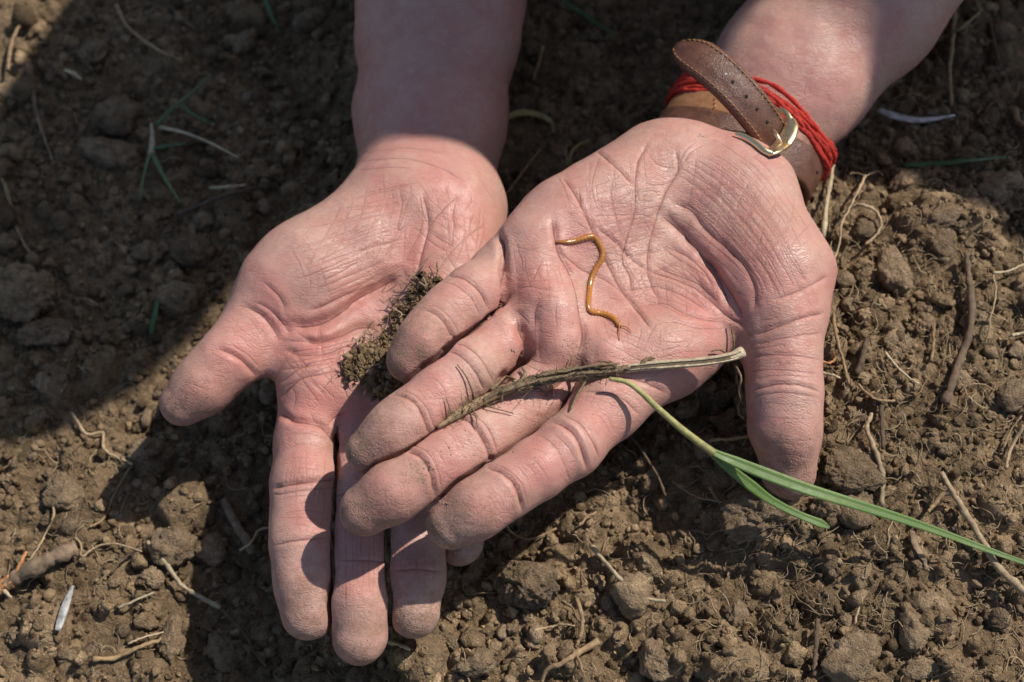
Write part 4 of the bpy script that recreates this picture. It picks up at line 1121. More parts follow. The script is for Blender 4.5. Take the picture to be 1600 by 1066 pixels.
def hand_mesh(body, lo, hi, h, fingers, creases, dusty, reds, dirts):
    V, Q = surface_nets(body, lo, hi, h)
    V = project(body, V, 1)
    V = laplace(V, Q, 1, 0.35)
    bvh = BVHTree.FromPolygons(V.tolist(), Q.tolist())
    n0 = vert_normals(V, Q)
    disp = np.zeros(len(V)); crease = np.zeros(len(V))
    # uneven flesh
    disp += 0.0007 * fbm(V, 75, 2) + 0.00016 * fbm(V, 260, 3, 5.0)
    WOB = 0.00022 * fbm(V, 420, 2, 9.0); UNE = 0.85 + 0.3 * fbm(V, 300, 2, 3.0)
    LS = np.full((NLAY, len(V)), 0.002); LA = np.zeros((NLAY, len(V)))      # thin skin lines: signed distance and strength, in layers that do not collide
    for L, dep, wid in sorted(creases, key=lambda c: -c[1]):
        pts = ray_polyline(bvh, L)
        if len(pts) < 2: continue
        A = np.array(pts); m = 0.0035
        idx = np.nonzero(((V > A.min(0) - m) & (V < A.max(0) + m)).all(1))[0]
        if not len(idx): continue
        sd, beyond = seg_dist(V[idx], n0[idx], pts)
        sd = sd + WOB[idx]
        d = np.abs(sd)
        e = np.minimum(np.linalg.norm(V[idx] - A[0], axis=1), np.linalg.norm(V[idx] - A[-1], axis=1))
        fade = 0.15 + 0.85 * smooth01(e, 0, 0.004)
        w = wid * (0.00095 if dep >= 0.95 else 0.00075)
        amp = dep * (0.00090 if dep >= 0.95 else 0.00062 if dep >= 0.55 else 0.00030) * fade * UNE[idx]
        g = np.exp(-(d / w) ** 2)
        lip = np.exp(-((d - 2.4 * w) / (1.3 * w)) ** 2)
        disp[idx] += -amp * g + 0.12 * amp * lip
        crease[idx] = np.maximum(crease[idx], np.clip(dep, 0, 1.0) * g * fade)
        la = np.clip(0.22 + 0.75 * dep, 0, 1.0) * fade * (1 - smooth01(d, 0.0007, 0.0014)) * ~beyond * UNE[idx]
        on = la > 0.01
        if not on.any(): continue
        k = int(np.argmin([LA[j][idx[on]].sum() for j in range(NLAY)]))
        ii = idx[on]; free = LA[k][ii] < 0.02; win = free | (d[on] < 0.45 * np.abs(LS[k][ii])); clash = ~free & ~win & (d[on] < 1.6 * np.abs(LS[k][ii]))
        LS[k][ii[win]] = sd[on][win]; LA[k][ii[win]] = la[on][win]; LA[k][ii[clash]] *= 0.15
    # finger coordinates
    tip = np.full(len(V), 0.09); fp = np.full(len(V), 0.09); nrm_d = np.full(len(V), BIG)
    for f, pts in enumerate(fingers):
        c = np.array([p[0] for p in pts]); r = np.array([p[1] for p in pts])
        fd = body.finger_d(V, f)
        idx = np.nonzero((fd < nrm_d) & (fd < 0.004))[0]
        nrm_d[idx] = fd[idx]
        end = c[-1] + (c[-1] - c[-2]) / np.linalg.norm(c[-1] - c[-2]) * r[-1]
        dist = np.linalg.norm(V[idx] - end, axis=1)
        ax = c[-1] - c[-2]; ax /= np.linalg.norm(ax)
        core = c[-1] - ax * 0.004 + (CAM - c[-1]) / np.linalg.norm(CAM - c[-1]) * r[-1]
        dv = V[idx] - core
        al = dv @ ax
        pr = dv - al[:, None] * ax
        tip[idx] = dist
        fp[idx] = np.sqrt((pr ** 2).sum(1) + (al * np.where(al > 0, 0.9, 0.55)) ** 2)
    dirt = (1 - smooth01(tip + 0.004 * fbm(V, 180, 3, 2.0), 0.005, 0.034)) * dusty
    V = V + n0 * disp[:, None]
    dirt = np.clip(np.maximum(dirt, spots_attr(V, bvh, dirts)), 0, 1)
    at = {"crease": crease, "dirt": dirt, "fp": fp, "red": spots_attr(V, bvh, reds)}
    for k in range(NLAY): at["ls%d" % k] = LS[k]; at["la%d" % k] = LA[k]
    return V, Q, at

def box_of(pxs, z0, z1):
    pts = np.array([P(x, y, z) for x, y in pxs for z in (z0, z1)])
    return pts.min(0), pts.max(0)

H_RES = 0.0006
lo, hi = box_of([(560, 150), (1330, 150), (560, 900), (1330, 900)], -14, 55)
hi[1] = P(1300, -35, 10)[1]; hi[0] = P(1600, 0, -10)[0]
VT, QT, AT = hand_mesh(HT, lo, hi, H_RES, T_FINGERS, T_CREASES, 1.0, T_RED, T_DIRT)
lo, hi = box_of([(225, 300), (860, 300), (225, 1060), (860, 1060)], -34, 26)
hi[1] = P(700, -35, 0)[1]
VB, QB, AB = hand_mesh(HB, lo, hi, H_RES, B_FINGERS, B_CREASES, 0.8, B_RED, B_DIRT)
BVH_T = BVHTree.FromPolygons(VT.tolist(), QT.tolist())
BVH_B = BVHTree.FromPolygons(VB.tolist(), QB.tolist())
print("hand faces", len(QT), len(QB))

def on_hand(px, py, bvhs=None, lift=0.0):
    """point of the skin at this place, lifted along the normal"""
    best = None
    for b in (bvhs or (BVH_T, BVH_B)):
        h = b.ray_cast(Vector(CAM), Vector(ray(px, py)).normalized())
        if h[0] is not None and (best is None or h[3] < best[3]): best = h
    if best is None: return None
    n = np.array(best[1]); n = n if n @ (CAM - np.array(best[0])) > 0 else -n
    return np.array(best[0]) + n * lift

# skin ---------------------------------------------------------------------------
def skin_material():
    m, nt, b = new_mat("skin")
    co = objco(nt)
    big = noise(nt, co, 34, 2, 0.6)
    mid = noise(nt, co, 120, 3, 0.65)
    pat = noise(nt, co, 330, 2, 0.6)
    fine = noise(nt, co, 1100, 2, 0.65)
    c = mixc(nt, remap(nt, big, 0.36, 0.62), (0.520, 0.318, 0.250), (0.500, 0.250, 0.205))
    c = mixc(nt, remap(nt, mid, 0.46, 0.70, 0, 0.5), c, (0.49, 0.190, 0.155))
    c = mixc(nt, remap(nt, pat, 0.50, 0.72, 0, 0.30), c, (0.62, 0.40, 0.31))
    c = mixc(nt, remap(nt, fine, 0.55, 0.8, 0, 0.22), c, (0.44, 0.20, 0.155))
    # fine criss-cross skin lines, two directions
    nd = N(nt, 'ShaderNodeTexNoise'); nd.inputs['Scale'].default_value = 190; nd.inputs['Detail'].default_value = 1
    nt.links.new(co, nd.inputs['Vector'])
    sc = N(nt, 'ShaderNodeVectorMath', operation='SCALE'); sc.inputs['Scale'].default_value = 0.0040
    nt.links.new(nd.outputs['Color'], sc.inputs[0])
    wv = N(nt, 'ShaderNodeVectorMath', operation='ADD'); nt.links.new(co, wv.inputs[0]); nt.links.new(sc.outputs[0], wv.inputs[1])
    lines = []
    for ang, sx, sy, wd in ((38, 260, 900, 0.055), (-48, 300, 1000, 0.05)):
        mp = N(nt, 'ShaderNodeMapping'); mp.vector_type = 'POINT'
        mp.inputs['Rotation'].default_value = (0, 0, RAD(ang)); mp.inputs['Scale'].default_value = (sx, sy, 420)
        nt.links.new(wv.outputs[0], mp.inputs['Vector'])
        vo = N(nt, 'ShaderNodeTexVoronoi', feature='DISTANCE_TO_EDGE'); vo.inputs['Scale'].default_value = 1.0
        nt.links.new(mp.outputs[0], vo.inputs['Vector'])
        lines.append(remap(nt, vo.outputs['Distance'], 0.0, wd * 2.2, 1.0, 0.0))
    glyph = math_(nt, 'MAXIMUM', math_(nt, 'MULTIPLY', lines[0], remap(nt, mid, 0.40, 0.56)), math_(nt, 'MULTIPLY', lines[1], remap(nt, big, 0.56, 0.42)))
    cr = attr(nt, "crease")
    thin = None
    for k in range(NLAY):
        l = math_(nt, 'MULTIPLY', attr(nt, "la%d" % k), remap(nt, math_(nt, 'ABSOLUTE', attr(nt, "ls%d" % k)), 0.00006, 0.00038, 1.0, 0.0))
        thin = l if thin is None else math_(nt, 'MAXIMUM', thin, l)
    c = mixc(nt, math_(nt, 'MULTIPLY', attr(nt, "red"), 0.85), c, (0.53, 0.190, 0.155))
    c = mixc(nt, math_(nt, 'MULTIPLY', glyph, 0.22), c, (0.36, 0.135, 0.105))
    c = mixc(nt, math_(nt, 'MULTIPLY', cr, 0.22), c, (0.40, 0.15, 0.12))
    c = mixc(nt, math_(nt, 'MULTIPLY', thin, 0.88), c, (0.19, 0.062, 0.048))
    # dry soil dust rubbed into the finger tips
    di = attr(nt, "dirt")
    sp = remap(nt, noise(nt, co, 1400, 2, 0.7), 0.35, 0.7)
    blot = remap(nt, noise(nt, co, 240, 3, 0.7), 0.36, 0.62, 0.25, 1.0)
    dm = math_(nt, 'MULTIPLY', math_(nt, 'MULTIPLY', di, blot), math_(nt, 'ADD', math_(nt, 'MULTIPLY', sp, 0.7), 0.55), True)
    c = mixc(nt, dm, c, (0.225, 0.148, 0.092))
    speck = remap(nt, noise(nt, co, 620, 3, 0.75), 0.68, 0.75, 0, 0.6)
    c = mixc(nt, math_(nt, 'MULTIPLY', speck, remap(nt, di, 0.0, 0.4, 0.15, 1.0)), c, (0.15, 0.09, 0.055))
    nt.links.new(c, b.inputs['Base Color'])
    b.inputs['Subsurface Weight'].default_value = 0.30
    b.inputs['Subsurface Radius'].default_value = (1.0, 0.35, 0.18)
    b.inputs['Subsurface Scale'].default_value = 0.0012
    b.inputs['Specular IOR Level'].default_value = 0.5
    nt.links.new(remap(nt, math_(nt, 'ADD', mid, math_(nt, 'MULTIPLY', di, 0.5)), 0.3, 0.9, 0.34, 0.78), b.inputs['Roughness'])
    # relief
    vo2 = N(nt, 'ShaderNodeTexVoronoi', feature='DISTANCE_TO_EDGE'); vo2.inputs['Scale'].default_value = 1500
    nt.links.new(wv.outputs[0], vo2.inputs['Vector'])
    fpv = attr(nt, "fp")
    wob = math_(nt, 'MULTIPLY', noise(nt, co, 130, 1), 0.006)
    ridge = math_(nt, 'SINE', math_(nt, 'MULTIPLY', math_(nt, 'ADD', fpv, wob), 2 * math.pi / 0.00066))
    ridge = math_(nt, 'MULTIPLY', ridge, remap(nt, fpv, 0.009, 0.015, 0.34, 0.0))
    h = math_(nt, 'ADD', math_(nt, 'MULTIPLY', remap(nt, vo2.outputs['Distance'], 0, 0.25), 0.7), ridge)
    h = math_(nt, 'ADD', h, math_(nt, 'MULTIPLY', glyph, -1.6))
    h = math_(nt, 'ADD', h, math_(nt, 'MULTIPLY', thin, -3.2))
    h = math_(nt, 'ADD', h, math_(nt, 'MULTIPLY', pat, 1.2))
    h = math_(nt, 'ADD', h, math_(nt, 'MULTIPLY', sp, math_(nt, 'MULTIPLY', di, 1.4)))
    nt.links.new(bump(nt, h, 0.42, 0.00012), b.inputs['Normal'])
    return m
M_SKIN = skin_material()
# ------------------------------------------------------------------ the person kneeling behind the hands (outside the picture, it throws the shade)
A3 = lambda *p: np.array(p, float)
SH_L = A3(0.413, 0.258, 0.315); SH_R = A3(0.075, 0.214, 0.320)      # shoulders
HEAD = A3(0.217, 0.355, 0.375)
NECK = A3(0.240, 0.430, 0.330)
limb_T = HT.palm[6:12]; limb_B = HB.palm[9:15]
EL_T = P(1600, -370, 36); EL_B = P(706, -420, 30)
EL_T2 = EL_T + A3(0.055, 0.055, 0.03); EL_B2 = EL_B + A3(0.0, 0.07, 0.03)
class Rest:
    def __init__(s, prims): s.p = prims
    def __call__(s, p):
        d = np.full(len(p), 0.5)
        for a, ra, b, rb, k in s.p: d = smin(d, d_cone(p, a, ra, b, rb), k)
        return d
arm_prims = [(a, ra - .0004, b, rb - .0004, k) for a, ra, b, rb, k in limb_T + limb_B]
rest_skin = Rest(arm_prims + [
    (EL_T, 0.029, EL_T2, 0.035, .02), (EL_T2, 0.036, SH_L, 0.044, .02), (EL_B, 0.029, EL_B2, 0.035, .02), (EL_B2, 0.036, SH_R, 0.044, .02)])
face_dir = (A3(0.03, 0.02, 0.06) - HEAD); face_dir /= np.linalg.norm(face_dir)
side = np.cross(face_dir, A3(0, 1, 0.6)); side /= np.linalg.norm(side)
upw = np.cross(side, face_dir); upw = upw if upw[1] < 0.9 and upw[2] > -1 else upw
crown = np.cross(face_dir, side); crown = crown if crown[1] < 0 else -crown     # crown of the bowed head points away from the body
hp = lambda f, s, u: HEAD + face_dir * f + side * s + crown * u
head_skin = Rest([
    (hp(-.005, 0, .02), .078, hp(.01, 0, .0), .075, .02), (hp(.03, 0, -.03), .058, hp(.045, 0, -.065), .038, .03), (hp(.06, 0, .02), .04, hp(.062, 0, -.02), .038, .03),
    (hp(.095, 0, .005), .008, hp(.112, 0, -.022), .011, .014), (hp(.092, -.02, -.055), .006, hp(.092, .02, -.055), .006, .01), (hp(.088, -.018, -.066), .007, hp(.088, .018, -.066), .007, .012),
    (hp(.078, -.052, .022), .009, hp(.086, -.015, .024), .009, .014), (hp(.078, .052, .022), .009, hp(.086, .015, .024), .009, .014),
    (hp(.076, -.032, .002), .013, hp(.076, -.030, .002), .013, .004), (hp(.076, .032, .002), .013, hp(.076, .030, .002), .013, .004),
    (hp(.0, -.078, .012), .010, hp(.008, -.076, -.03), .008, .008), (hp(.0, .078, .012), .010, hp(.008, .076, -.03), .008, .008),
    (hp(-.02, 0, -.05), .052, NECK, .060, .03)])
y0 = P(1300, -35, 10)[1] - 0.004; y1 = P(700, -35, 0)[1] - 0.004
V1, Q1 = surface_nets(rest_skin, (-0.07, min(y0, y1), -0.04), (0.48, 0.42, 0.46), 0.003)
V2, Q2 = surface_nets(head_skin, HEAD - 0.15, HEAD + A3(.16, .17, .15), 0.0035)
parts_v = [VT, VB, V1, V2]; parts_q = []; offs = 0
for v, qd in zip(parts_v, (QT, QB, Q1, Q2)):
    parts_q.append(qd + offs); offs += len(v)
att = {}
for k, dflt in [("crease", 0.0), ("dirt", 0.0), ("red", 0.0), ("fp", 0.09)] + [("ls%d" % j, 0.002) for j in range(NLAY)] + [("la%d" % j, 0.0) for j in range(NLAY)]:
    att[k] = np.concatenate([AT[k], AB[k], np.full(len(V1) + len(V2), dflt)])
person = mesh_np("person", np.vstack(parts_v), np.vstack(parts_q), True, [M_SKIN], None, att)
tag(person, "person kneeling with bare forearms, cupped dusty hands held palms up, one over the other", "person")

M_SHIRT = simple_mat("shirt_cloth", (0.09, 0.11, 0.16), 0.9, 0.2, 900)
M_TROUSER = simple_mat("trouser_cloth", (0.10, 0.095, 0.085), 0.9, 0.2, 900)
M_HAIR = simple_mat("hair", (0.06, 0.038, 0.022), 0.5, 0.4, 300)
lerp = lambda a, b, t: a + (b - a) * t
shirt_f = Rest([(SH_R, .047, NECK, .06, .03), (NECK, .07, SH_L, .058, .03), (A3(.16, .44, .29), .095, A3(.18, .74, .25), .10, .05), (A3(.34, .44, .29), .095, A3(.33, .74, .25), .10, .05),
                (SH_L, .057, lerp(SH_L, EL_T2, .62), .052, .02), (SH_R, .047, lerp(SH_R, EL_B2, .62), .043, .02), (A3(.25, .52, .28), .11, A3(.25, .76, .27), .11, .05)])
Vs, Qs = surface_nets(shirt_f, (-0.05, 0.16, 0.06), (0.52, 0.92, 0.52), 0.006)
Vs = Vs + vert_normals(Vs, Qs) * (0.004 * fbm(Vs, 22, 3))[:, None]
mesh_np("shirt", Vs, Qs, True, [M_SHIRT], person, {"var": np.zeros(len(Vs))})
trs = Rest([(A3(.18, .80, .2), .105, A3(.33, .80, .2), .105, .05), (A3(.16, .80, .18), .095, A3(.10, .56, .05), .075, .04), (A3(.35, .80, .18), .095, A3(.42, .56, .05), .075, .04),
            (A3(.10, .56, .03), .065, A3(.14, .95, .02), .05, .03), (A3(.42, .56, .03), .065, A3(.38, .95, .02), .05, .03)])
Vs, Qs = surface_nets(trs, (-0.02, 0.44, -0.08), (0.54, 1.05, 0.36), 0.008)
mesh_np("trousers", Vs, Qs, True, [M_TROUSER], person, {"var": np.zeros(len(Vs))})
hair_f = Rest([(hp(-.018, 0, .028), .084, hp(-.02, 0, .0), .082, .02), (hp(-.03, 0, -.03), .066, hp(-.03, 0, -.045), .06, .03), (hp(.02, 0, .06), .052, hp(.03, .02, .055), .048, .03)])
Vs, Qs = surface_nets(hair_f, HEAD - 0.17, HEAD + 0.17, 0.004)
Vs = Vs + vert_normals(Vs, Qs) * (0.006 * fbm(Vs * A3(1, 1, .5), 70, 3))[:, None]
mesh_np("hair", Vs, Qs, True, [M_HAIR], person, {"var": np.zeros(len(Vs))})
# ------------------------------------------------------------------ leather watch strap with its buckle
def leather(name, c, c2, rough):
    m, nt, b = new_mat(name)
    co = objco(nt)
    f = noise(nt, co, 260, 4, .6)
    cc = mixc(nt, remap(nt, f, .35, .68), c2, c)
    nt.links.new(cc, b.inputs['Base Color'])
    nt.links.new(remap(nt, noise(nt, co, 500, 3), .3, .7, rough - .1, rough + .12), b.inputs['Roughness'])
    vo = N(nt, 'ShaderNodeTexVoronoi', feature='DISTANCE_TO_EDGE'); vo.inputs['Scale'].default_value = 1700
    nt.links.new(co, vo.inputs['Vector'])
    h = math_(nt, 'ADD', remap(nt, vo.outputs['Distance'], 0, .3), math_(nt, 'MULTIPLY', noise(nt, co, 420, 2, .6), 3.0))
    nt.links.new(bump(nt, h, .55, .00012), b.inputs['Normal'])
    return m
M_LEATHER = leather("brown_leather", (0.150, 0.062, 0.036), (0.100, 0.040, 0.025), 0.44)
M_LINING = leather("tan_lining", (0.36, 0.17, 0.075), (0.26, 0.115, 0.05), 0.6)
M_EDGE = leather("leather_edge", (0.16, 0.105, 0.08), (0.10, 0.065, 0.05), 0.65)
M_THREAD = simple_mat("stitch_thread", (0.50, 0.235, 0.075), 0.7, 0.3, 2000, 0)
M_HOLE_SHADE = simple_mat("hole_shade_black", (0.012, 0.010, 0.009), 0.9, 0.1, 500, 0)  # near-black colour stands in for the shade inside punched strap holes
M_GOLD = simple_mat("pale_gold_metal", (0.94, 0.74, 0.46), 0.36, 0.08, 300, 0.00004, metal=1.0)
M_YARN = simple_mat("red_yarn", (0.60, 0.034, 0.018), 0.85, 0.45, 1500, 0.0002)

wr_l = P(1030, 198, 2); wr_r = P(1268, 292, 2)
W_C = (wr_l + wr_r) / 2; e1 = (wr_r - wr_l); W_A = np.linalg.norm(e1) / 2; e1 = e1 / np.linalg.norm(e1)
arm_ax = P(1330, -5, 8) - P(1168, 205, 6); arm_ax /= np.linalg.norm(arm_ax)
arm_ax = arm_ax - e1 * (arm_ax @ e1) * 0.7; arm_ax /= np.linalg.norm(arm_ax)
e2 = np.cross(e1, arm_ax); e2 = e2 if e2[2] > 0 else -e2; e2 /= np.linalg.norm(e2)
W_B = 0.0165
def ring_pt(t, a, b, along=0.0): return W_C + e1 * math.cos(t) * a + e2 * math.sin(t) * b + arm_ax * along

def ribbon(path, wdir, width, thick, crown=0.0):
    """a strap: closed rounded-rectangle section swept along path; wdir (n,3) across, width (n,)"""
    path = np.asarray(path); n = len(path)
    tan = np.gradient(path, axis=0); tan /= np.linalg.norm(tan, axis=1, keepdims=True)
    wd = np.broadcast_to(np.asarray(wdir, float), (n, 3)); wd = wd - tan * (wd * tan).sum(1)[:, None]; wd /= np.linalg.norm(wd, axis=1, keepdims=True)
    nr = np.cross(wd, tan); nr = nr * np.where((nr * (CAM - path)).sum(1) > 0, 1, -1)[:, None]
    width = np.broadcast_to(np.asarray(width, float), (n,))
    sec = [(-.5, -.5), (-.5, .1), (-.46, .38), (-.40, .46), (-.33, .42), (-.2, .5 + crown), (0, .5 + crown * 1.3), (.2, .5 + crown), (.33, .42), (.40, .46), (.46, .38), (.5, .1), (.5, -.5)]
    m = len(sec)
    V = np.stack([path + wd * (width * s)[:, None] + nr * (thick * t) for s, t in sec], 1).reshape(-1, 3)
    i = np.arange(n - 1)[:, None] * m; j = np.arange(m)[None]; j2 = (j + 1) % m
    Qd = np.stack([i + j, i + j2, i + m + j2, i + m + j], -1).reshape(-1, 4)
    V = np.vstack([V, path[0], path[-1]]); a = np.arange(m); b = (a + 1) % m
    T = np.vstack([np.stack([np.full(m, n * m), b, a], -1), np.stack([np.full(m, n * m + 1), (n - 1) * m + a, (n - 1) * m + b], -1)])
    return V, Qd, T, wd, nr

watch = empty("wristwatch_strap", W_C); bpy.context.view_layer.update()
def part(g, name, mats, parent=watch, org=None, smooth=True):
    o_ = W_C if org is None else org
    g.V = [v - o_ for v in g.V]
    return g.build(name, mats, parent, smooth)
# loop round the wrist
ts = np.linspace(RAD(-40), RAD(300), 70)
loop = np.array([ring_pt(t, W_A + .0004, W_B + .0012, .001 - .0042 * max(0.0, math.sin(t - .5))) for t in ts])
V_, Q_, T_, _, _ = ribbon(loop, arm_ax, 0.0125, 0.0022)
g = Geo(); g.add(V_, Q_, T_); strap_loop = part(g, "strap_loop", [M_LEATHER])
g = Geo(); tl = np.linspace(RAD(62), RAD(215), 40)
lin = np.array([ring_pt(t, W_A + .0002, W_B + .0016, .0058) for t in tl])
V_, Q_, T_, _, _ = ribbon(lin, arm_ax, 0.0075, 0.0016); g.add(V_, Q_, T_); lining = part(g, "strap_lining", [M_LINING])
g = Geo()
for k in range(3):
    t = RAD(113 + k * .4); g.tube([ring_pt(t + .02 * k, W_A + .0012, W_B + .0026, .0028 + .0016 * k), ring_pt(t - .012 + .02 * k, W_A + .0012, W_B + .0027, .0028 + .0016 * k + .0012)], .00022, 6)
part(g, "stitching", [M_THREAD])
# pointed free end
fe = [P(1214, 226, 22), P(1203, 205, 26), P(1184, 178, 31), P(1156, 145, 35.5), P(1126, 115, 37.5), P(1093, 90, 37), P(1066, 77, 34), P(1060, 74, 33)]
FE = catmull(fe, 9)
s = np.concatenate([[0], np.cumsum(np.linalg.norm(np.diff(FE, axis=0), axis=1))]); rem = s[-1] - s
wid = 0.0122 * np.minimum(1.0, 0.10 + np.sqrt(np.clip(1 - (1 - np.clip(rem / 0.0125, 0, 1)) ** 2, 0, 1)) * 0.92)
across = P(1175, 105, 36) - P(1137, 150, 34)
V_, Q_, T_, FW, FN = ribbon(FE, across, wid, 0.0026, 0.12)
g = Geo(); g.add(V_, Q_, T_); free = part(g, "strap_free_end", [M_LEATHER])
def fe_at(dist, u, lift):
    k = np.interp(dist, s, np.arange(len(s))); i = int(min(k, len(s) - 2)); f = k - i
    return (FE[i] * (1 - f) + FE[i + 1] * f) + FW[i] * u * np.interp(dist, s, wid) + FN[i] * lift
g = Geo()
for sg in (-.39, .39):
    d = 0.004
    while d < s[-1] - 0.0012:
        g.tube([fe_at(d, sg, .00112), fe_at(d + .0005, sg, .00135), fe_at(d + .0011, sg, .00112)], .00019, 5); d += .0017
g2 = part(g, "stitching", [M_THREAD], free, W_C)
for px, py in ((1149, 128), (1168, 146), (1187, 165), (1202, 187)):  # solid dark discs, not openings: the holes' shade is painted on
    # nearest place along the free end
    pr = ray(px, py); pr /= np.linalg.norm(pr)
    dd = np.linalg.norm(np.cross(FE - CAM, pr), axis=1); k = int(np.argmin(dd))
    c = FE[k]; g = Geo(); g.tube([c + FN[k] * .0005, c + FN[k] * .00172], .00062, 10); part(g, "hole_shade_disc", [M_HOLE_SHADE], free, W_C)
# black disc painted as a hole's shade, on the strap right of the buckle
t = RAD(20); c = ring_pt(t, W_A + .0004, W_B + .0012, .0018); n_ = (e1 * math.cos(t) + e2 * math.sin(t)); g = Geo(); g.tube([c + n_ * .0002, c + n_ * .00135], .0006, 10); part(g, "hole_shade_disc", [M_HOLE_SHADE], strap_loop, W_C)
# buckle
bk = empty("buckle"); bk.parent = watch
def bar(pts, rads, flat, name, parent, sides=12, lie=False):
    W = []
    for p in pts:
        h = on_hand(p[0], p[1], [BVH_T], .0012)
        w = P(*p)
        W.append(h if lie and h is not None else w if h is None or (w - CAM) @ (w - CAM) < (h - CAM) @ (h - CAM) else h)
    L = catmull(W, 6); g = Geo()
    g.tube(L, np.interp(np.linspace(0, 1, len(L)), np.linspace(0, 1, len(rads)), np.array(rads) * .001), sides, flat=flat, up=(CAM - L[0])); return part(g, name, [M_GOLD], parent, W_C)
bar([(1217, 170, 26), (1228, 177, 27), (1234, 188, 27)], [.7, .9, 1.2], .6, "frame_bar", bk)
bar([(1233, 184, 27), (1236, 198, 28), (1230, 214, 28.5), (1220, 228, 29), (1208, 240, 30.5), (1199, 246, 31)], [1.2, 2.3, 2.8, 2.9, 2.6, 1.4], .36, "frame_plate", bk)
bar([(1203, 246, 31), (1190, 239, 34), (1176, 228, 36), (1162, 219, 36.5), (1148, 214, 36)], [1.0, .9, .9, .8, .6], .6, "frame_bar", bk, lie=True)
bar([(1208, 204, 30.2), (1214, 212, 31), (1219, 221, 30.5), (1223, 231, 29)], [.65, .6, .5, .45], .9, "prong", bk)
g = Geo()
for a_, b_ in (((1224, 214), (1222, 226)), ((1229, 214), (1224, 220)), ((1224, 220), (1228, 227)), ((1232, 217), (1230, 222))):
    g.tube([P(a_[0], a_[1], 30.2), P(b_[0], b_[1], 30.2)], .00012, 5)
part(g, "engraved_mark", [M_LINING], bk, W_C)
tag(watch, "brown stitched leather watch strap with pale gold buckle, its pointed end standing loose", "watch")

# red yarn bracelet ---------------------------------------------------------------
yarn = empty("yarn_bracelet", W_C); bpy.context.view_layer.update()
for k in range(10):
    ph = rng.uniform(0, 6.28, 4); r0 = rng.uniform(0, .0016); al = .0106 + .0056 * (k / 9.0)
    tt = np.linspace(0, 2 * math.pi, 90)
    L = np.array([ring_pt(t, W_A + .0010 + r0 + .0003 * math.sin(5 * t + ph[0]), W_B + .0016 + r0 * .7 + .0004 * math.sin(7 * t + ph[1]), al + .0011 * math.sin(2 * t + ph[2]) + .0007 * math.sin(5 * t + ph[3])
                           - .004 * max(0, math.cos(t))) for t in tt])
    g = Geo(); g.tube(L, .00082 * (1 + .22 * np.sin(np.arange(len(L)) * 2.1 + k)), 7, lump=.14, caps=False, a=rng.uniform(-.7, .3))
    for _ in range(150):
        i = rng.integers(1, 88); d = rng.normal(size=3); d /= np.linalg.norm(d)
        g.tube([L[i], L[i] + d * .0009, L[i] + d * .0015 + rng.normal(0, .0004, 3)], .00007, 3, caps=False)
    part(g, "strand", [M_YARN], yarn, W_C)
tag(yarn, "red woollen yarn bracelet of many strands behind the watch strap", "bracelet")

# ------------------------------------------------------------------ golden centipede on the palm
def cent_mat():
    m, nt, b = new_mat("amber_shell")
    v = attr(nt, "var"); co = objco(nt)
    c = mixc(nt, remap(nt, v, -1, 1), (0.24, 0.085, 0.018), (0.58, 0.25, 0.05))
    c = mixc(nt, remap(nt, noise(nt, co, 900, 3), .4, .7, 0, .4), c, (0.42, 0.16, 0.03))
    nt.links.new(c, b.inputs['Base Color']); b.inputs['Roughness'].default_value = .22
    b.inputs['Subsurface Weight'].default_value = .3; b.inputs['Subsurface Scale'].default_value = .0008
    b.inputs['Coat Weight'].default_value = .4; b.inputs['Coat Roughness'].default_value = .12
    return m
M_AMBER = cent_mat()
cpx = [(871, 378), (884, 379), (896, 377), (912, 372), (925, 370), (935, 378), (942, 392), (939, 406), (930, 421), (923, 438), (920, 456), (917, 474), (919, 486), (933, 490), (949, 494), (960, 501), (966, 509)]
CL = catmull([on_hand(x, y, [BVH_T], .00055) for x, y in cpx], 8)
for _ in range(4): CL[1:-1] = .25 * CL[:-2] + .5 * CL[1:-1] + .25 * CL[2:]
s_ = np.concatenate([[0], np.cumsum(np.linalg.norm(np.diff(CL, axis=0), axis=1))])
uu = np.linspace(0, s_[-1], int(s_[-1] / .00022)); CL = np.stack([np.interp(uu, s_, CL[:, k]) for k in range(3)], -1)
cent = empty("centipede", CL[0]); bpy.context.view_layer.update()
fr = uu / uu[-1]
rad = .00082 * np.minimum(1, .5 + 3.2 * fr) * np.minimum(1, .62 + 5 * (1 - fr))
seg = 1 + .045 * np.abs(np.sin(uu / .0011 * math.pi)) - .04
g = Geo(); g.tube(CL, rad * seg, 14, flat=.8, a=np.concatenate([np.repeat(.75 * np.cos(uu / .0011 * 2 * math.pi) * .25 + .55 * (fr - .5), 14), [0, 0]]))
part(g, "segmented_body", [M_AMBER], cent, CL[0])
hd = CL[-1]; hdir = CL[-1] - CL[-6]; hdir /= np.linalg.norm(hdir)
V_, F_ = ICO[3]
g = Geo(); g.add(hd + hdir * .0005 + V_ * .00078 * np.array((1, 1, .8)), None, F_, a=-.3); headp = part(g, "head", [M_AMBER], cent, CL[0])
for px in ((978, 514), (987, 520)), ((967, 521), (968, 533)):
    g = Geo(); g.tube(catmull([hd + hdir * .0009, on_hand(*px[0], [BVH_T], .0007), on_hand(*px[1], [BVH_T], .0004)], 6), np.linspace(.00022, .00010, 13), 6); part(g, "antenna", [M_AMBER], headp, CL[0])
g = Geo(); tn, nn, bb = frames(CL)
for i in range(10, len(CL) - 6, 5):
    for sg in (-1, 1):
        b_ = bb[i] * sg; p0 = CL[i] + b_ * rad[i] * .8
        g.tube([p0, p0 + b_ * .0004 + np.array((0, 0, .0001)), p0 + b_ * .0008 - tn[i] * .0003 - np.array((0, 0, .0004))], .00007, 4, caps=False, a=.4)
lg = part(g, "legs", [M_AMBER], cent, CL[0]); lg["kind"] = "stuff"
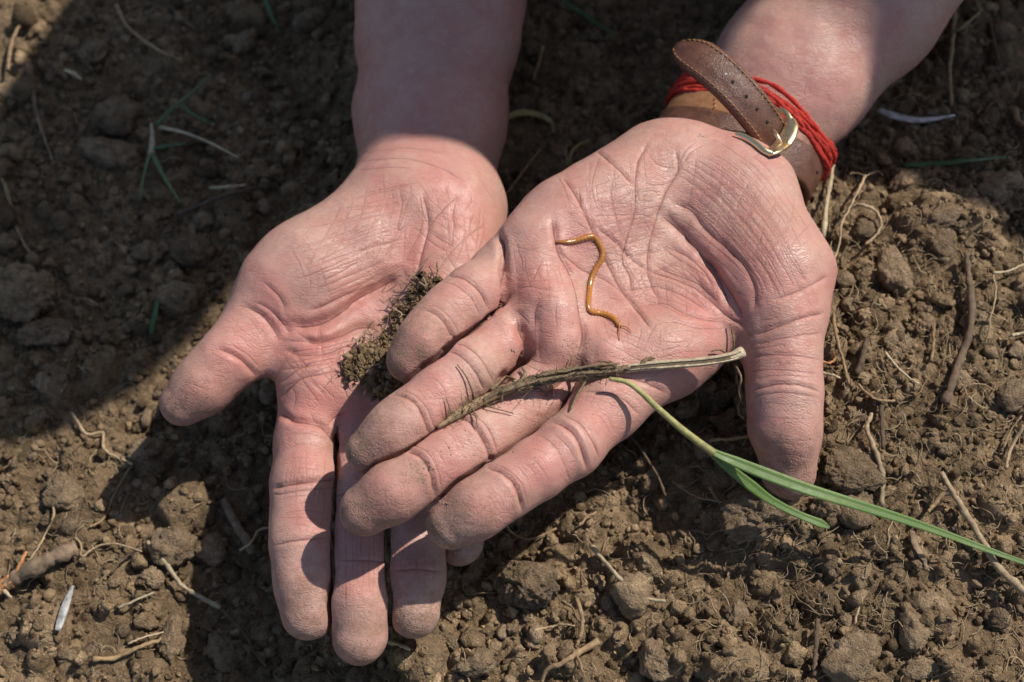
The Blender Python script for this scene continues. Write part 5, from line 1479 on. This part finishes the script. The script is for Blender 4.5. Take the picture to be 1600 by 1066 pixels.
tag(cent, "thin golden brown centipede lying in an S bend across the open palm", "centipede")

# ------------------------------------------------------------------ uprooted grass plant across the fingers
M_FIBRE = simple_mat("muddy_fibre", (0.27, 0.19, 0.105), 0.85, 0.5, 900)
M_SHEATH = simple_mat("dry_sheath", (0.56, 0.45, 0.30), 0.5, 0.4, 900)
M_STALK = simple_mat("pale_green_stalk", (0.34, 0.31, 0.11), 0.5, 0.35, 500)
def leaf_material():
    m, nt, b = new_mat("grass_leaf")
    v = attr(nt, "var"); co = objco(nt)
    rib = math_(nt, 'SINE', math_(nt, 'MULTIPLY', v, 34.0))
    c = mixc(nt, remap(nt, noise(nt, co, 60, 3), .35, .65), (0.105, 0.190, 0.035), (0.150, 0.230, 0.055))
    c = mixc(nt, remap(nt, rib, -.2, 1.0, 0, .35), c, (0.21, 0.29, 0.10))
    c = mixc(nt, remap(nt, math_(nt, 'ABSOLUTE', v), 0.0, .10, .6, 0.0), c, (0.26, 0.34, 0.14))
    c = mixc(nt, remap(nt, noise(nt, co, 700, 3, .7), .62, .74, 0, .5), c, (0.30, 0.26, 0.14))
    nt.links.new(c, b.inputs['Base Color'])
    nt.links.new(remap(nt, noise(nt, co, 300, 2), .3, .7, .38, .62), b.inputs['Roughness'])
    b.inputs['Subsurface Weight'].default_value = .2; b.inputs['Subsurface Scale'].default_value = .0006
    nt.links.new(bump(nt, rib, .35, .00015), b.inputs['Normal'])
    return m
M_LEAF = leaf_material()
def hz(px, py, lift):
    p = on_hand(px, py, [BVH_T], 0.0); return None if p is None else p
def ridge(pts, lift, drop=None):
    """points over the hand, kept clear of it and evened out"""
    out = []
    for x, y in pts:
        p = on_hand(x, y, [BVH_T], lift)
        out.append(p if p is not None else None)
    return out
stem_px = [(684, 668), (708, 652), (735, 636), (762, 622), (800, 607), (830, 598), (870, 590), (915, 583), (960, 579), (1005, 573), (1050, 569), (1100, 565), (1140, 558), (1160, 550)]
SZ = [44, 44.5, 44.5, 44.5, 43.5, 43, 42.5, 42, 41.5, 41, 40.5, 40, 39.5, 39]
hits = [on_hand(x, y, [BVH_T]) for x, y in stem_px]
print("stem hand z", [None if h is None else round(h[2] * 1000, 1) for h in hits])
zz = np.array(SZ, float)
for i, h in enumerate(hits):
    if h is not None: zz[i] = max(zz[i] - 8, h[2] * 1000 + 1.8)
zf = np.poly1d(np.polyfit(np.arange(len(zz)), zz, 3))(np.arange(len(zz)))
zf = zf + max(0, np.max(np.where([h is not None for h in hits], zz - zf, -9)) * .5)
ST = [P(x, y, z) for (x, y), z in zip(stem_px, zf)]
plant = empty("uprooted_grass", ST[0]); bpy.context.view_layer.update(); PO = ST[0]
sp_ = lambda g, n, m, par=plant: part(g, n, m, par, PO)
SL = catmull(ST, 6); NS = len(SL)
g = Geo(); g.tube(SL[:26], np.interp(np.arange(26), [0, 8, 18, 25], [.0004, .0013, .0013, .0010]), 10, lump=.1); sp_(g, "old_stem_end", [M_STALK if False else M_ROOT_TAN])
g = Geo()
for k in range(52):
    a = rng.integers(16, 40); b = min(a + rng.integers(6, 20), 54); off = rng.normal(0, .00075, 3)
    L = SL[a:b] + off + np.cumsum(rng.normal(0, .00012, (b - a, 3)), 0)
    g.tube(L, np.linspace(.00055, .00028, b - a), 5, a=rng.uniform(-.9, .5), lump=.15)
g.tube(SL[17:52], np.interp(np.arange(35), [0, 8, 20, 34], [.0009, .0013, .0014, .0010]), 9, lump=.2, a=-.5)
crownp = sp_(g, "root_crown", [M_FIBRE])
g = Geo(); g.tube(SL[50:], np.interp(np.arange(NS - 50), [0, 6, 22, NS - 51], [.0012, .0014, .0013, .0017]), 12, flat=.75, lump=.06); sheath = sp_(g, "dry_sheath", [M_SHEATH])
for k in range(7):
    a = rng.integers(50, 60); b = NS - rng.integers(0, 10); L = SL[a:b] + (CAM - SL[a]) / .38 * .0014 + bb[0] * 0 + np.array((rng.normal(0, .0006), rng.normal(0, .0008), 0))
    g = Geo(); g.tube(L, .00022, 5, a=rng.uniform(-1, 1)); sp_(g, "sheath_fibre", [M_SHEATH if k % 3 else M_FIBRE], sheath)
# side rootlets
def rootlet(pts, r, mat=M_FIBRE, dz=1.0):
    W = []
    for i, p in enumerate(pts):
        x, y = p[0], p[1]
        h = on_hand(x, y, None, .0006 + .0012 * dz * (len(pts) - i) / len(pts))
        W.append(h if h is not None else P(x, y, p[2] if len(p) > 2 else 34))
    g = Geo(); L = catmull(W, 5); g.tube(L, np.linspace(r, r * .45, len(L)), 6, lump=.2, a=rng.uniform(-.7, .3)); sp_(g, "rootlet", [mat], plant)
for pts, r in (([(740, 630), (733, 612), (726, 590), (714, 572)], .00035), ([(770, 618), (778, 600), (795, 592), (806, 596)], .0006), ([(815, 603), (822, 590), (818, 578)], .0007), ([(905, 588), (918, 598), (905, 622), (892, 645)], .0005),
               ([(830, 608), (848, 612), (858, 620)], .0005), ([(745, 632), (765, 642), (800, 648)], .0003), ([(735, 640), (742, 655), (748, 668)], .0003), ([(720, 648), (700, 640), (696, 622)], .0003), ([(1150, 552), (1146, 530), (1142, 506)], .0004),
               ([(1135, 556), (1122, 546), (1108, 548)], .0004), ([(1152, 560), (1158, 590, 30), (1154, 612, 26), (1160, 630, 22)], .0004), ([(960, 578), (950, 568), (935, 566)], .0004), ([(880, 580), (888, 568), (892, 556)], .0003), ([(1000, 572), (1010, 562), (1022, 560)], .0008)):
    rootlet(pts, r)
g = Geo()
for _ in range(170):
    i = rng.integers(4, 50); d = rng.normal(size=3); d[2] = abs(d[2]); d /= np.linalg.norm(d); ln = rng.uniform(.0012, .0042)
    g.tube([SL[i], SL[i] + d * ln * .4, SL[i] + d * ln * .75 + rng.normal(0, .0007, 3), SL[i] + d * ln * .8 + rng.normal(0, .0014, 3)], .00008, 3, caps=False, a=rng.uniform(-.8, .5))
hf = sp_(g, "root_fuzz", [M_FIBRE]); hf["kind"] = "stuff"
# green shoot
ga = [P(952, 592, 40), P(978, 597, 40), P(1000, 612, 39.5), P(1030, 640, 37), P(1062, 668, 34), P(1090, 690, 31), P(1115, 708, 28.5)]
L = catmull(ga, 6); g = Geo(); g.tube(L, np.linspace(.0006, .0012, len(L)), 10, a=np.concatenate([np.repeat(np.linspace(.9, -.2, len(L)), 10), [0, 0]])); sp_(g, "green_stalk", [M_STALK])
def blade(pts, widths, name):
    C_ = catmull([P(*p) for p in pts], 8); n = len(C_)
    w = np.interp(np.linspace(0, 1, n), np.linspace(0, 1, len(widths)), widths) * KPX * .385 * .5
    tan = np.gradient(C_, axis=0); tan /= np.linalg.norm(tan, axis=1, keepdims=True)
    view = (CAM - C_); view /= np.linalg.norm(view, axis=1, keepdims=True)
    ac = np.cross(tan, view); ac /= np.linalg.norm(ac, axis=1, keepdims=True); nr = np.cross(ac, tan)
    sec = [(-1, .16), (-.5, .04), (0, -.10), (.5, .06), (1, .12)]; th = .00013
    U = [C_ + ac * (w * a)[:, None] + nr * (w * b)[:, None] for a, b in sec]
    D = [u - nr * th for u in U]; allr = U + D[::-1]; m = len(allr)
    V = np.stack(allr, 1).reshape(-1, 3); i = np.arange(n - 1)[:, None] * m; j = np.arange(m)[None]; j2 = (j + 1) % m
    g = Geo(); g.add(V, np.stack([i + j, i + j2, i + m + j2, i + m + j], -1).reshape(-1, 4), None, a=np.tile(np.array([-1, -.5, 0, .5, 1, 1, .5, 0, -.5, -1.0]), n)); return sp_(g, name, [M_LEAF])
blade([(1084, 686, 32), (1112, 705, 29.2), (1150, 722, 27.5), (1200, 742, 26.5), (1260, 764, 24.5), (1330, 786, 21), (1400, 808, 17), (1470, 832, 12), (1540, 858, 8), (1625, 888, 5)], [4, 10, 17, 20, 19, 17, 15, 12, 10, 7], "leaf")
blade([(1092, 693, 30.8), (1112, 709, 28), (1140, 732, 25), (1175, 760, 20), (1205, 782, 16), (1245, 803, 13), (1282, 818, 11), (1296, 825, 10)], [4, 9, 15, 18, 14, 12, 14, 4], "leaf")
tag(plant, "uprooted grass plant laid over the fingers, muddy dry stem and long green leaves", "grass plant")

# ------------------------------------------------------------------ soil held between the hands
clp = empty("soil_lump", on_hand(590, 570, [BVH_B])); bpy.context.view_layer.update(); CO = np.array(clp.location)
g = Geo()
line = [(548, 582), (565, 570), (580, 578), (592, 556), (600, 585), (612, 530), (625, 505), (640, 482), (655, 462), (672, 450), (600, 610), (615, 600), (590, 600), (575, 560), (635, 520)]
for k in range(620):
    x, y = line[rng.integers(0, len(line))]; x += rng.normal(0, 9); y += rng.normal(0, 9)
    if x < 538: continue
    p = on_hand(x, y, [BVH_B], 0.0)
    if p is None: continue
    r = .0004 * 3.2 ** (rng.random() ** 1.5); r *= 1.2 if y > 540 else .9
    V_ = lump(2, int(rng.integers(0, 30)), .75, .5)[0] * r
    g.add(V_ + p + np.array((0, 0, rng.uniform(0, .004 if y > 530 else .0018))), None, ICO[2][1], a=rng.uniform(-1, .4))
part(g, "packed_crumbs", [M_SOIL], clp, CO)["kind"] = "stuff"
g = Geo()
for k in range(260):
    x, y = line[rng.integers(0, len(line))]; x += rng.normal(0, 12); y += rng.normal(0, 12); an = rng.uniform(0, 6.28); W = []
    for t in range(5):
        p = on_hand(x, y, [BVH_B], rng.uniform(.0008, .0042))
        if p is not None: W.append(p)
        an += rng.normal(0, .7); x += math.cos(an) * 6; y += math.sin(an) * 6
    if len(W) > 2: g.tube(catmull(W, 3), rng.uniform(.00006, .00016), 4, caps=False, a=rng.uniform(-1, .8))
part(g, "root_tangle", [M_ROOT_TAN], clp, CO)["kind"] = "stuff"
for pts in ([(582, 528), (572, 524), (556, 536), (556, 548), (566, 540)], [(556, 550), (568, 560), (574, 572)], [(605, 578), (586, 584), (578, 600), (566, 618)], [(655, 444), (664, 424), (679, 404)], [(622, 486), (634, 492), (630, 500)], [(662, 446), (672, 452), (668, 440)]):
    W = [on_hand(x, y, [BVH_B], .0035) for x, y in pts]; W = [w for w in W if w is not None]
    g = Geo(); L = catmull(W, 5); g.tube(L, .00026, 5, a=rng.uniform(-.4, .6)); part(g, "rootlet", [M_ROOT_PALE], clp, CO)
tag(clp, "small dark lump of soil and roots held between the two palms", "soil lump")

# soil grains sticking to the skin
g = Geo()
spots = [(655, 738, 14, 26), (665, 730, 8, 10), (700, 790, 10, 14), (690, 785, 6, 6), (640, 965, 22, 40), (655, 962, 20, 30), (575, 790, 14, 10), (905, 545, 12, 30), (910, 580, 14, 20), (800, 548, 2, 4), (740, 800, 18, 20), (700, 830, 24, 60), (570, 810, 24, 50), (565, 715, 22, 30),
         (1230, 690, 26, 40), (1225, 650, 26, 30), (1250, 720, 18, 24), (300, 630, 26, 26), (560, 1010, 22, 30), (480, 970, 20, 22), (650, 970, 22, 30), (830, 700, 30, 14), (740, 640, 30, 16), (620, 585, 20, 10), (1095, 212, 3, 5), (720, 700, 30, 14), (940, 540, 30, 16), (880, 530, 30, 14)]
for x, y, sd, n in spots:
    for _ in range(n):
        p = on_hand(x + rng.normal(0, sd), y + rng.normal(0, sd * .6), None, 0.0)
        if p is None: continue
        r = .00009 * (2.4 ** rng.random()) * (1.8 if sd < 9 else 1)
        V_ = lump(1, int(rng.integers(0, 20)), .4)[0] * r
        g.add(V_ + p, None, ICO[1][1], a=rng.uniform(-1, 1))
sg_ = g.build("skin_grains", [simple_mat("dry_dust", (0.36, 0.26, 0.17), 0.9, 0.5, 1500, 0)])
tag(sg_, "tiny soil grains clinging to the skin of both hands", "soil grains", kind="stuff")
